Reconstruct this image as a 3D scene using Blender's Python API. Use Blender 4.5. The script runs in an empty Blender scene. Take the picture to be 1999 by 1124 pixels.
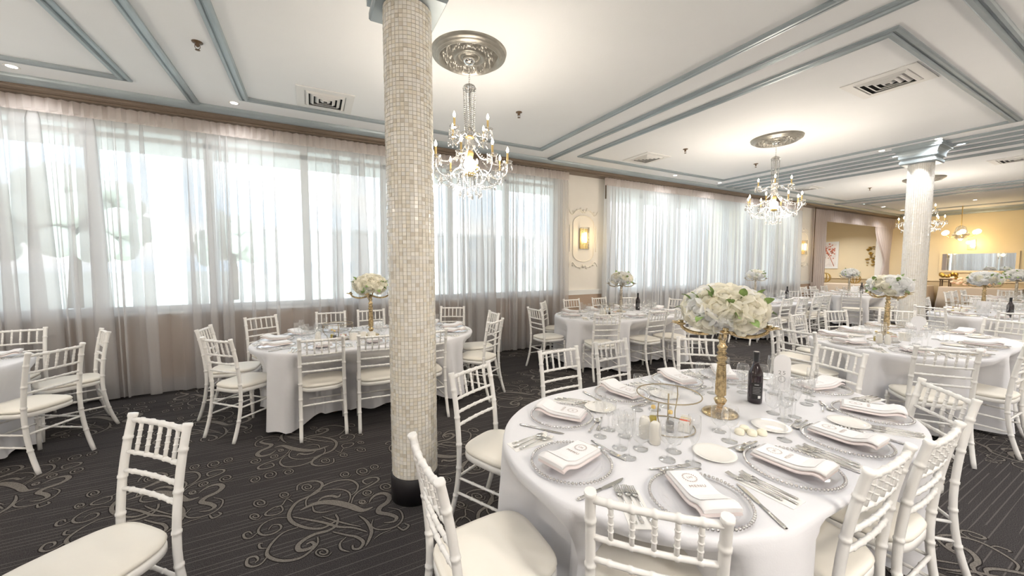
import bpy, math, random
from mathutils import Vector, Matrix
RND = random.Random(11)
PI = math.pi
scene = bpy.context.scene
COL = scene.collection

# ------------------------------------------------------------------ camera
cam_d = bpy.data.cameras.new('camera')
cam = bpy.data.objects.new('camera', cam_d)
COL.objects.link(cam)
cam_d.sensor_width = 36.0
cam_d.lens = 728.0 * 36.0 / 1999.0
cam_d.clip_start = 0.02
cam_d.clip_end = 400
cam.location = (0, 0, 1.57)
cam.rotation_euler = (math.radians(90 - 3.66), 0, math.radians(-28.03))
scene.camera = cam

# ------------------------------------------------------------------ world: bright overcast sky with broken cloud
world = bpy.data.worlds.new('sky')
scene.world = world
world.use_nodes = True
wn, wl = world.node_tree.nodes, world.node_tree.links
wn.clear()
w_out = wn.new('ShaderNodeOutputWorld')
w_bg = wn.new('ShaderNodeBackground')
w_bg.inputs[1].default_value = 2.65
w_tc = wn.new('ShaderNodeTexCoord')
w_map = wn.new('ShaderNodeMapping')
w_map.inputs['Scale'].default_value = (1.0, 1.0, 2.6)
w_noise = wn.new('ShaderNodeTexNoise')
w_noise.inputs['Scale'].default_value = 3.2
w_noise.inputs['Detail'].default_value = 5.0
w_ramp = wn.new('ShaderNodeValToRGB')
w_ramp.color_ramp.elements[0].position = 0.42
w_ramp.color_ramp.elements[0].color = (0.62, 0.80, 0.98, 1)
w_ramp.color_ramp.elements[1].position = 0.60
w_ramp.color_ramp.elements[1].color = (1.0, 1.0, 1.0, 1)
wl.new(w_tc.outputs['Generated'], w_map.inputs['Vector'])
wl.new(w_map.outputs[0], w_noise.inputs['Vector'])
wl.new(w_noise.outputs['Fac'], w_ramp.inputs[0])
wl.new(w_ramp.outputs[0], w_bg.inputs[0])
wl.new(w_bg.outputs[0], w_out.inputs[0])

# ------------------------------------------------------------------ view and sampling options
scene.view_settings.view_transform = 'Standard'
scene.view_settings.look = 'None'
scene.view_settings.exposure = 0.82
scene.view_settings.gamma = 1.0
scene.view_settings.use_curve_mapping = False
cy = scene.cycles
cy.max_bounces = 7
cy.diffuse_bounces = 4
cy.glossy_bounces = 4
cy.transmission_bounces = 6
cy.transparent_max_bounces = 28
cy.sample_clamp_indirect = 4.0
cy.caustics_reflective = False
cy.caustics_refractive = False
cy.use_denoising = True

LAMP = dict(chandelier=42.0, down=4.0, sconce=2.5)

CEIL = 3.45
WALL = 6.0
X0, X1, Y0 = -7.0, 20.0, -6.4

# ------------------------------------------------------------------ materials
def new_mat(name):
    m = bpy.data.materials.new(name)
    m.use_nodes = True
    nt = m.node_tree
    nt.nodes.clear()
    out = nt.nodes.new('ShaderNodeOutputMaterial')
    return m, nt, out

def pbsdf(name, color, rough=0.5, metal=0.0, noise=None, bump=None, spec=0.5, coords='Object', subsurf=0, sheen=0, attr=None, trans=0.0):
    """Principled material; noise=(scale, amount) varies the colour, bump=(scale, strength) gives fine relief."""
    m, nt, out = new_mat(name)
    b = nt.nodes.new('ShaderNodeBsdfPrincipled')
    b.inputs['Base Color'].default_value = (*color, 1)
    b.inputs['Roughness'].default_value = rough
    b.inputs['Metallic'].default_value = metal
    b.inputs['Specular IOR Level'].default_value = spec
    if sheen:
        b.inputs['Sheen Weight'].default_value = sheen
    tc = nt.nodes.new('ShaderNodeTexCoord')
    if attr:
        a = nt.nodes.new('ShaderNodeAttribute')
        a.attribute_name = attr
        nt.links.new(a.outputs['Color'], b.inputs['Base Color'])
    if noise:
        n = nt.nodes.new('ShaderNodeTexNoise')
        n.inputs['Scale'].default_value = noise[0]
        n.inputs['Detail'].default_value = 4
        r = nt.nodes.new('ShaderNodeValToRGB')
        d = noise[1]
        r.color_ramp.elements[0].position = 0.35
        r.color_ramp.elements[1].position = 0.65
        r.color_ramp.elements[0].color = (*[max(0, c * (1 - d)) for c in color], 1)
        r.color_ramp.elements[1].color = (*[min(1, c * (1 + d)) for c in color], 1)
        nt.links.new(tc.outputs[coords], n.inputs['Vector'])
        nt.links.new(n.outputs['Fac'], r.inputs[0])
        nt.links.new(r.outputs[0], b.inputs['Base Color'])
    if bump:
        n2 = nt.nodes.new('ShaderNodeTexNoise')
        n2.inputs['Scale'].default_value = bump[0]
        n2.inputs['Detail'].default_value = 3
        bp = nt.nodes.new('ShaderNodeBump')
        bp.inputs['Strength'].default_value = bump[1]
        bp.inputs['Distance'].default_value = 0.01
        nt.links.new(tc.outputs[coords], n2.inputs['Vector'])
        nt.links.new(n2.outputs['Fac'], bp.inputs['Height'])
        nt.links.new(bp.outputs[0], b.inputs['Normal'])
    nt.links.new(b.outputs[0], out.inputs[0])
    return m

def glass_mat(name, tint=(0.97, 0.985, 0.985), ior=1.45, rough=0.02, extra=0.0):
    """Thin clear glass: straight-through light plus a Fresnel reflection."""
    m, nt, out = new_mat(name)
    t = nt.nodes.new('ShaderNodeBsdfTransparent')
    t.inputs[0].default_value = (*tint, 1)
    g = nt.nodes.new('ShaderNodeBsdfGlossy')
    g.inputs['Color'].default_value = (1, 1, 1, 1)
    g.inputs['Roughness'].default_value = rough
    # same index seen from either side of the thin wall
    f = nt.nodes.new('ShaderNodeFresnel')
    gm = nt.nodes.new('ShaderNodeNewGeometry')
    mr = nt.nodes.new('ShaderNodeMapRange')
    mr.inputs['To Min'].default_value = ior
    mr.inputs['To Max'].default_value = 1.0 / ior
    nt.links.new(gm.outputs['Backfacing'], mr.inputs['Value'])
    nt.links.new(mr.outputs[0], f.inputs[0])
    mx = nt.nodes.new('ShaderNodeMixShader')
    if extra:
        a = nt.nodes.new('ShaderNodeMath')
        a.operation = 'ADD'
        a.use_clamp = True
        a.inputs[1].default_value = extra
        nt.links.new(f.outputs[0], a.inputs[0])
        nt.links.new(a.outputs[0], mx.inputs[0])
    else:
        nt.links.new(f.outputs[0], mx.inputs[0])
    nt.links.new(t.outputs[0], mx.inputs[1])
    nt.links.new(g.outputs[0], mx.inputs[2])
    nt.links.new(mx.outputs[0], out.inputs[0])
    return m

def sheer_mat(name, color, through, seed):
    """Sheer voile: part of the light goes straight through the weave, the rest is scattered on both sides."""
    m, nt, out = new_mat(name)
    t = nt.nodes.new('ShaderNodeBsdfTransparent')
    d = nt.nodes.new('ShaderNodeBsdfDiffuse')
    d.inputs[0].default_value = (*color, 1)
    tl = nt.nodes.new('ShaderNodeBsdfTranslucent')
    tl.inputs[0].default_value = (*color, 1)
    m1 = nt.nodes.new('ShaderNodeMixShader')
    m1.inputs[0].default_value = 0.5
    m2 = nt.nodes.new('ShaderNodeMixShader')
    m2.inputs[0].default_value = through
    nt.links.new(d.outputs[0], m1.inputs[1])
    nt.links.new(tl.outputs[0], m1.inputs[2])
    nt.links.new(m1.outputs[0], m2.inputs[1])
    nt.links.new(t.outputs[0], m2.inputs[2])
    nt.links.new(m2.outputs[0], out.inputs[0])
    return m

def petal_mat(name, color):
    """soft petal: light is scattered back and lets some through"""
    m, nt, out = new_mat(name)
    d = nt.nodes.new('ShaderNodeBsdfDiffuse'); d.inputs[0].default_value = (*color, 1)
    t = nt.nodes.new('ShaderNodeBsdfTranslucent'); t.inputs[0].default_value = (*color, 1)
    mx = nt.nodes.new('ShaderNodeMixShader'); mx.inputs[0].default_value = 0.5
    nt.links.new(d.outputs[0], mx.inputs[1]); nt.links.new(t.outputs[0], mx.inputs[2])
    nt.links.new(mx.outputs[0], out.inputs[0])
    return m

def crystal_mat(name):
    """cut lead crystal: clear, sparkling, with milky facets"""
    m, nt, out = new_mat(name)
    t = nt.nodes.new('ShaderNodeBsdfTransparent'); t.inputs[0].default_value = (0.98, 0.97, 0.95, 1)
    g = nt.nodes.new('ShaderNodeBsdfGlossy'); g.inputs['Roughness'].default_value = 0.08
    tl = nt.nodes.new('ShaderNodeBsdfTranslucent'); tl.inputs[0].default_value = (0.45, 0.445, 0.44, 1)
    a = nt.nodes.new('ShaderNodeMixShader'); a.inputs[0].default_value = 0.45
    b = nt.nodes.new('ShaderNodeMixShader'); b.inputs[0].default_value = 0.42
    nt.links.new(g.outputs[0], a.inputs[1]); nt.links.new(tl.outputs[0], a.inputs[2])
    nt.links.new(a.outputs[0], b.inputs[1]); nt.links.new(t.outputs[0], b.inputs[2])
    nt.links.new(b.outputs[0], out.inputs[0])
    return m

def emit_mat(name, color, strength):
    m, nt, out = new_mat(name)
    e = nt.nodes.new('ShaderNodeEmission')
    e.inputs[0].default_value = (*color, 1)
    e.inputs[1].default_value = strength
    nt.links.new(e.outputs[0], out.inputs[0])
    return m

def carpet_mat():
    m, nt, out = new_mat('carpet')
    b = nt.nodes.new('ShaderNodeBsdfPrincipled')
    b.inputs['Roughness'].default_value = 0.95
    b.inputs['Specular IOR Level'].default_value = 0.1
    tc = nt.nodes.new('ShaderNodeTexCoord')
    sep = nt.nodes.new('ShaderNodeSeparateXYZ')
    nt.links.new(tc.outputs['Object'], sep.inputs[0])
    # fine woven lines running along the room, broken up by noise stretched the same way
    mp = nt.nodes.new('ShaderNodeMapping')
    mp.inputs['Scale'].default_value = (0.9, 30.0, 1)
    nt.links.new(tc.outputs['Object'], mp.inputs['Vector'])
    n1 = nt.nodes.new('ShaderNodeTexNoise')
    n1.inputs['Scale'].default_value = 1.0
    n1.inputs['Detail'].default_value = 2
    nt.links.new(mp.outputs[0], n1.inputs['Vector'])
    ml = nt.nodes.new('ShaderNodeMath'); ml.operation = 'MULTIPLY'; ml.inputs[1].default_value = 27.0
    nt.links.new(sep.outputs['Y'], ml.inputs[0])
    fr = nt.nodes.new('ShaderNodeMath'); fr.operation = 'FRACT'
    nt.links.new(ml.outputs[0], fr.inputs[0])
    lt = nt.nodes.new('ShaderNodeMath'); lt.operation = 'LESS_THAN'; lt.inputs[1].default_value = 0.16
    nt.links.new(fr.outputs[0], lt.inputs[0])
    gt = nt.nodes.new('ShaderNodeMath'); gt.operation = 'GREATER_THAN'; gt.inputs[1].default_value = 0.47
    nt.links.new(n1.outputs['Fac'], gt.inputs[0])
    an = nt.nodes.new('ShaderNodeMath'); an.operation = 'MULTIPLY'
    nt.links.new(lt.outputs[0], an.inputs[0]); nt.links.new(gt.outputs[0], an.inputs[1])
    n2 = nt.nodes.new('ShaderNodeTexNoise'); n2.inputs['Scale'].default_value = 230; n2.inputs['Detail'].default_value = 2
    nt.links.new(tc.outputs['Object'], n2.inputs['Vector'])
    r2 = nt.nodes.new('ShaderNodeValToRGB')
    r2.color_ramp.elements[0].position = 0.35; r2.color_ramp.elements[1].position = 0.7
    r2.color_ramp.elements[0].color = (0.022, 0.020, 0.022, 1); r2.color_ramp.elements[1].color = (0.084, 0.077, 0.076, 1)
    nt.links.new(n2.outputs['Fac'], r2.inputs[0])
    mx = nt.nodes.new('ShaderNodeMixRGB')
    mx.inputs[2].default_value = (0.105, 0.096, 0.092, 1)
    nt.links.new(an.outputs[0], mx.inputs[0]); nt.links.new(r2.outputs[0], mx.inputs[1])
    nt.links.new(mx.outputs[0], b.inputs['Base Color'])
    bp = nt.nodes.new('ShaderNodeBump'); bp.inputs['Strength'].default_value = 0.5; bp.inputs['Distance'].default_value = 0.004
    nt.links.new(n2.outputs['Fac'], bp.inputs['Height']); nt.links.new(bp.outputs[0], b.inputs['Normal'])
    nt.links.new(b.outputs[0], out.inputs[0])
    return m

M = {}
M['carpet'] = carpet_mat()
M['scroll'] = pbsdf('carpet_scroll', (0.165, 0.150, 0.136), 0.95, noise=(260, 0.35), spec=0.1)
M['scroll_edge'] = pbsdf('carpet_scroll_edge', (0.022, 0.019, 0.019), 0.95, spec=0.1, noise=(200, 0.3))
M['ceiling'] = pbsdf('ceiling_paint', (0.87, 0.868, 0.865), 0.85, noise=(0.8, 0.02), bump=(60, 0.05))
M['wall'] = pbsdf('wall_paint', (0.76, 0.72, 0.66), 0.8, noise=(1.2, 0.03), bump=(80, 0.05))
M['wall_low'] = pbsdf('wall_low_paint', (0.44, 0.33, 0.25), 0.8, noise=(1.5, 0.04))
M['wall_gold'] = pbsdf('wall_cream_paint', (0.76, 0.645, 0.44), 0.8, noise=(0.9, 0.03))
M['dado_gold'] = pbsdf('dado_cream_paint', (0.56, 0.44, 0.27), 0.8, noise=(0.9, 0.03))
M['ornament'] = pbsdf('plaster_ornament', (0.76, 0.72, 0.65), 0.75, bump=(40, 0.1))
M['trim'] = pbsdf('moulding_silver_grey', (0.33, 0.375, 0.395), 0.38, metal=0.25, noise=(3, 0.06))
M['crown_low'] = pbsdf('cornice_brown', (0.17, 0.125, 0.09), 0.42, metal=0.2, noise=(3, 0.08))  # lower cornice band, browner and darker than the upper cove
M['white_trim'] = pbsdf('white_gloss_paint', (0.82, 0.82, 0.80), 0.4)
M['skirting'] = pbsdf('skirting_grey', (0.33, 0.32, 0.33), 0.6, noise=(5, 0.05))
M['chair'] = pbsdf('white_chair_resin', (0.86, 0.845, 0.82), 0.32, noise=(2.0, 0.02))
M['cushion'] = pbsdf('ivory_vinyl', (0.85, 0.81, 0.73), 0.42, noise=(3, 0.03), bump=(25, 0.06))
M['cloth'] = pbsdf('white_tablecloth', (0.76, 0.758, 0.785), 0.85, sheen=0.2, noise=(6, 0.015), bump=(180, 0.06))
M['buffet_cloth'] = pbsdf('beige_tablecloth', (0.50, 0.40, 0.30), 0.85, sheen=0.2, bump=(120, 0.06))
M['sheer'] = sheer_mat('sheer_voile', (0.72, 0.705, 0.70), 0.47, 1)
M['sheer2'] = sheer_mat('sheer_voile_dense', (0.84, 0.845, 0.855), 0.26, 2)
M['drape'] = sheer_mat('alcove_drape', (0.62, 0.55, 0.52), 0.12, 3)
M['glass'] = glass_mat('clear_glass', tint=(0.972, 0.976, 0.976), ior=1.62, extra=0.07)
M['pane'] = glass_mat('window_glass', tint=(0.97, 0.98, 0.98), ior=1.3)
M['crystal'] = crystal_mat('cut_crystal')
M['charger'] = glass_mat('charger_glass', tint=(0.99, 0.99, 0.992), ior=1.36, rough=0.06, extra=0.03)
M['silver'] = pbsdf('polished_silver', (0.78, 0.77, 0.75), 0.18, metal=1.0)
M['bead'] = pbsdf('silver_beads', (0.70, 0.69, 0.68), 0.22, metal=1.0)
M['chrome'] = pbsdf('chrome', (0.85, 0.84, 0.82), 0.12, metal=1.0)
M['gold'] = pbsdf('antique_gold', (0.52, 0.40, 0.23), 0.22, metal=1.0, noise=(40, 0.35), bump=(70, 0.25))
M['bronze'] = pbsdf('aged_silver_gilt', (0.50, 0.45, 0.37), 0.3, metal=1.0, noise=(40, 0.3), bump=(70, 0.2))
M['brass'] = pbsdf('candle_brass', (0.78, 0.58, 0.25), 0.3, metal=0.8)
M['wire'] = pbsdf('wire_frame_brass', (0.36, 0.30, 0.20), 0.35, metal=0.9)
M['china'] = pbsdf('white_china', (0.86, 0.84, 0.80), 0.15)
M['ceramic'] = pbsdf('ivory_ceramic', (0.80, 0.77, 0.70), 0.35)
M['napkin'] = pbsdf('white_napkin', (0.87, 0.85, 0.85), 0.85, sheen=0.2, bump=(150, 0.05))
M['napkin_pink'] = pbsdf('blush_napkin', (0.83, 0.74, 0.73), 0.85, sheen=0.2, bump=(150, 0.05))
M['card'] = pbsdf('menu_card', (0.88, 0.87, 0.88), 0.6)
M['ink'] = pbsdf('taupe_ink', (0.34, 0.25, 0.20), 0.7)
M['ink_grey'] = pbsdf('grey_ink', (0.25, 0.25, 0.26), 0.7)
M['paper'] = pbsdf('paper_napkin', (0.87, 0.85, 0.82), 0.9)
M['bottle'] = pbsdf('dark_bottle_glass', (0.018, 0.010, 0.014), 0.08, spec=0.7)
M['foil'] = pbsdf('black_foil', (0.012, 0.012, 0.014), 0.35)
M['label_white'] = pbsdf('white_label', (0.85, 0.85, 0.84), 0.6)
M['petal'] = petal_mat('ivory_petal', (0.96, 0.93, 0.82))
M['petal_white'] = petal_mat('white_petal', (0.96, 0.96, 0.95))
M['leaf'] = pbsdf('leaf_green', (0.20, 0.30, 0.09), 0.55, noise=(20, 0.35))
M['twig'] = pbsdf('twig', (0.16, 0.12, 0.07), 0.7)
M['candle_wax'] = pbsdf('candle_wax', (0.88, 0.83, 0.68), 0.4)
M['oil'] = pbsdf('olive_oil', (0.50, 0.38, 0.03), 0.12)
M['balsamic'] = pbsdf('balsamic', (0.02, 0.012, 0.01), 0.1)
M['packet_red'] = pbsdf('sugar_packet_red', (0.75, 0.18, 0.12), 0.6)
M['packet_white'] = pbsdf('sugar_packet_white', (0.86, 0.84, 0.80), 0.6)
M['packet_yellow'] = pbsdf('sugar_packet_yellow', (0.82, 0.62, 0.12), 0.6)
M['black'] = pbsdf('black_base_paint', (0.012, 0.010, 0.012), 0.5, noise=(8, 0.3))
M['grout'] = pbsdf('mosaic_grout', (0.62, 0.57, 0.48), 0.85, noise=(30, 0.1))
M['tile'] = pbsdf('mosaic_tile', (0.7, 0.65, 0.55), 0.22, attr='tile_color', spec=0.6)
M['bulb'] = emit_mat('candle_bulb', (1.0, 0.84, 0.55), 14.0)
M['globe'] = emit_mat('frosted_globe', (1.0, 0.86, 0.60), 4.0)
M['sconce_glow'] = emit_mat('sconce_bulb', (1.0, 0.80, 0.45), 7.0)
M['down'] = emit_mat('downlight_lamp', (1.0, 0.93, 0.80), 7.0)
M['vent'] = pbsdf('vent_white', (0.78, 0.76, 0.73), 0.6)
M['dark'] = pbsdf('dark_void', (0.02, 0.02, 0.02), 0.9)
M['rosette'] = pbsdf('silver_plaster', (0.27, 0.255, 0.225), 0.34, metal=0.5, noise=(12, 0.12))
M['mirror'] = pbsdf('mirror_glass', (0.92, 0.93, 0.93), 0.02, metal=1.0)
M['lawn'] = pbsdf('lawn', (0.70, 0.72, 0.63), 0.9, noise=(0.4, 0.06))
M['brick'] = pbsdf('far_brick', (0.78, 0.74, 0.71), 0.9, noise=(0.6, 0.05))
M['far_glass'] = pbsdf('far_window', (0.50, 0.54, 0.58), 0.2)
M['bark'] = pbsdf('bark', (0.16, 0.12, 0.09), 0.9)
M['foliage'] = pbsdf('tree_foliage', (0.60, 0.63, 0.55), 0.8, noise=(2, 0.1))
M['art_paper'] = pbsdf('art_paper', (0.82, 0.78, 0.74), 0.7, noise=(6, 0.08))
M['blossom'] = pbsdf('art_blossom', (0.62, 0.20, 0.12), 0.7, noise=(20, 0.4))
M['gilt'] = pbsdf('gilt_leaf', (0.50, 0.33, 0.08), 0.3, metal=0.9, noise=(30, 0.3))
M['dark_wood'] = pbsdf('dark_wood', (0.10, 0.06, 0.03), 0.4, noise=(10, 0.3))
M['peach'] = pbsdf('peach_petal', (0.85, 0.62, 0.46), 0.7, noise=(14, 0.15))

# ------------------------------------------------------------------ mesh helpers
class MB:
    def __init__(self):
        self.v = []; self.f = []; self.s = []; self.m = []
    def add(self, verts, faces, smooth=True, mi=0, T=None):
        o = len(self.v)
        if T is not None:
            verts = [T @ Vector(p) for p in verts]
        self.v += [tuple(p) for p in verts]
        self.f += [tuple(i + o for i in fc) for fc in faces]
        self.s += [smooth] * len(faces)
        self.m += [mi] * len(faces)
        return self
    def box(self, x0, x1, y0, y1, z0, z1, mi=0, T=None):
        v = [(x0, y0, z0), (x1, y0, z0), (x1, y1, z0), (x0, y1, z0), (x0, y0, z1), (x1, y0, z1), (x1, y1, z1), (x0, y1, z1)]
        f = [(0, 3, 2, 1), (4, 5, 6, 7), (0, 1, 5, 4), (1, 2, 6, 5), (2, 3, 7, 6), (3, 0, 4, 7)]
        return self.add(v, f, False, mi, T)
    def rings(self, rings, closed=True, cap=True, smooth=True, mi=0, T=None, loop=False):
        n = len(rings[0]); v = [p for r in rings for p in r]; f = []
        k = len(rings)
        for i in range(k if loop else k - 1):
            a, b = i * n, ((i + 1) % k) * n
            for j in range(n if closed else n - 1):
                j2 = (j + 1) % n
                f.append((a + j, a + j2, b + j2, b + j))
        self.add(v, f, smooth, mi, T)
        if cap and not loop and closed:
            o = len(self.v) - len(v)
            self.f.append(tuple(o + j for j in reversed(range(n)))); self.s.append(False); self.m.append(mi)
            self.f.append(tuple(o + (k - 1) * n + j for j in range(n))); self.s.append(False); self.m.append(mi)
        return self
    def tube(self, pts, r, n=8, cap=True, mi=0, T=None, loop=False, smooth=True):
        pts = [Vector(p) for p in pts]
        rr = r if isinstance(r, (list, tuple)) else [r] * len(pts)
        out = []; up = None
        for i, p in enumerate(pts):
            if loop:
                d = pts[(i + 1) % len(pts)] - pts[i - 1]
            else:
                d = pts[min(i + 1, len(pts) - 1)] - pts[max(i - 1, 0)]
            d.normalize()
            if up is None:
                up = Vector((0, 0, 1)) if abs(d.z) < 0.9 else Vector((0, 1, 0))
            a = d.cross(up)
            if a.length < 1e-6:
                a = d.orthogonal()
            a.normalize(); b = a.cross(d).normalized(); up = b
            out.append([p + (a * math.cos(2 * PI * j / n) + b * math.sin(2 * PI * j / n)) * rr[i] for j in range(n)])
        return self.rings(out, cap=cap, mi=mi, T=T, loop=loop, smooth=smooth)
    def lathe(self, prof, n=16, c=(0, 0, 0), cap=True, mi=0, T=None, smooth=True):
        rg = [[(c[0] + r * math.cos(2 * PI * j / n), c[1] + r * math.sin(2 * PI * j / n), c[2] + z) for j in range(n)] for r, z in prof]
        return self.rings(rg, cap=cap, mi=mi, T=T, smooth=smooth)
    def ball(self, c, r, n=8, m=5, sz=1.0, mi=0, T=None, smooth=True):
        prof = [(max(1e-4, r * math.sin(PI * i / m)), -r * sz * math.cos(PI * i / m)) for i in range(m + 1)]
        return self.lathe(prof, n, c, False, mi, T, smooth)
    def prism(self, poly, z0, z1, mi=0, T=None, smooth=False):
        n = len(poly)
        v = [(x, y, z0) for x, y in poly] + [(x, y, z1) for x, y in poly]
        f = [tuple(reversed(range(n))), tuple(range(n, 2 * n))]
        f += [(j, (j + 1) % n, n + (j + 1) % n, n + j) for j in range(n)]
        return self.add(v, f, smooth, mi, T)
    def mesh(self, name, mats):
        me = bpy.data.meshes.new(name)
        me.from_pydata(self.v, [], self.f)
        me.polygons.foreach_set('use_smooth', self.s)
        if not isinstance(mats, (list, tuple)):
            mats = [mats]
        for k in mats:
            me.materials.append(M[k])
        if len(mats) > 1:
            me.polygons.foreach_set('material_index', self.m)
        me.update()
        return me
    def build(self, name, mats, parent=None, loc=(0, 0, 0), rot=(0, 0, 0)):
        return put(name, self.mesh(name, mats), parent, loc, rot)

def put(name, data, parent=None, loc=(0, 0, 0), rot=(0, 0, 0), scale=None):
    o = bpy.data.objects.new(name, data)
    COL.objects.link(o)
    o.location = loc
    o.rotation_euler = rot
    if scale is not None:
        o.scale = scale
    if parent is not None:
        o.parent = parent
    return o

def empty(name, loc=(0, 0, 0), rz=0.0):
    o = put(name, None, None, loc, (0, 0, rz))
    o.empty_display_size = 0.05
    return o

def tag(o, label, cat, group=None):
    o['label'] = label
    o['category'] = cat
    if group:
        o['group'] = group
    return o

def struct(o):
    o['kind'] = 'structure'
    return o

def copy_tree(o, parent=None):
    c = o.copy()
    COL.objects.link(c)
    c.parent = parent
    for ch in o.children:
        copy_tree(ch, c)
    return c

def place(o, loc, rz=0.0, scale=None):
    o.location = loc
    o.rotation_euler = (0, 0, rz)
    if scale:
        o.scale = (scale,) * 3
    return o

def lamp(name, kind, loc, power, color, size=0.1, parent=None, **kw):
    d = bpy.data.lights.new(name, kind)
    d.energy = power
    d.color = color
    if kind == 'AREA':
        d.shape = 'DISK'; d.size = size
        d.spread = kw.get('spread', PI)
    else:
        d.shadow_soft_size = size
    if kind == 'SPOT':
        d.spot_size = kw.get('angle', 2.2); d.spot_blend = 1.0
    o = bpy.data.objects.new(name, d)
    COL.objects.link(o)
    o.location = loc
    if parent:
        o.parent = parent
    return o

def text_mesh(name, body, size, mat, space=1.0):
    cu = bpy.data.curves.new(name, 'FONT')
    cu.body = body; cu.size = size; cu.align_x = 'CENTER'; cu.align_y = 'CENTER'
    cu.space_character = space
    cu.resolution_u = 3
    ob = bpy.data.objects.new(name, cu)
    COL.objects.link(ob)
    dg = bpy.context.evaluated_depsgraph_get()
    me = bpy.data.meshes.new_from_object(ob.evaluated_get(dg))
    bpy.data.objects.remove(ob)
    me.materials.clear()
    me.materials.append(M[mat])
    me.name = name
    return me

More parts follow.
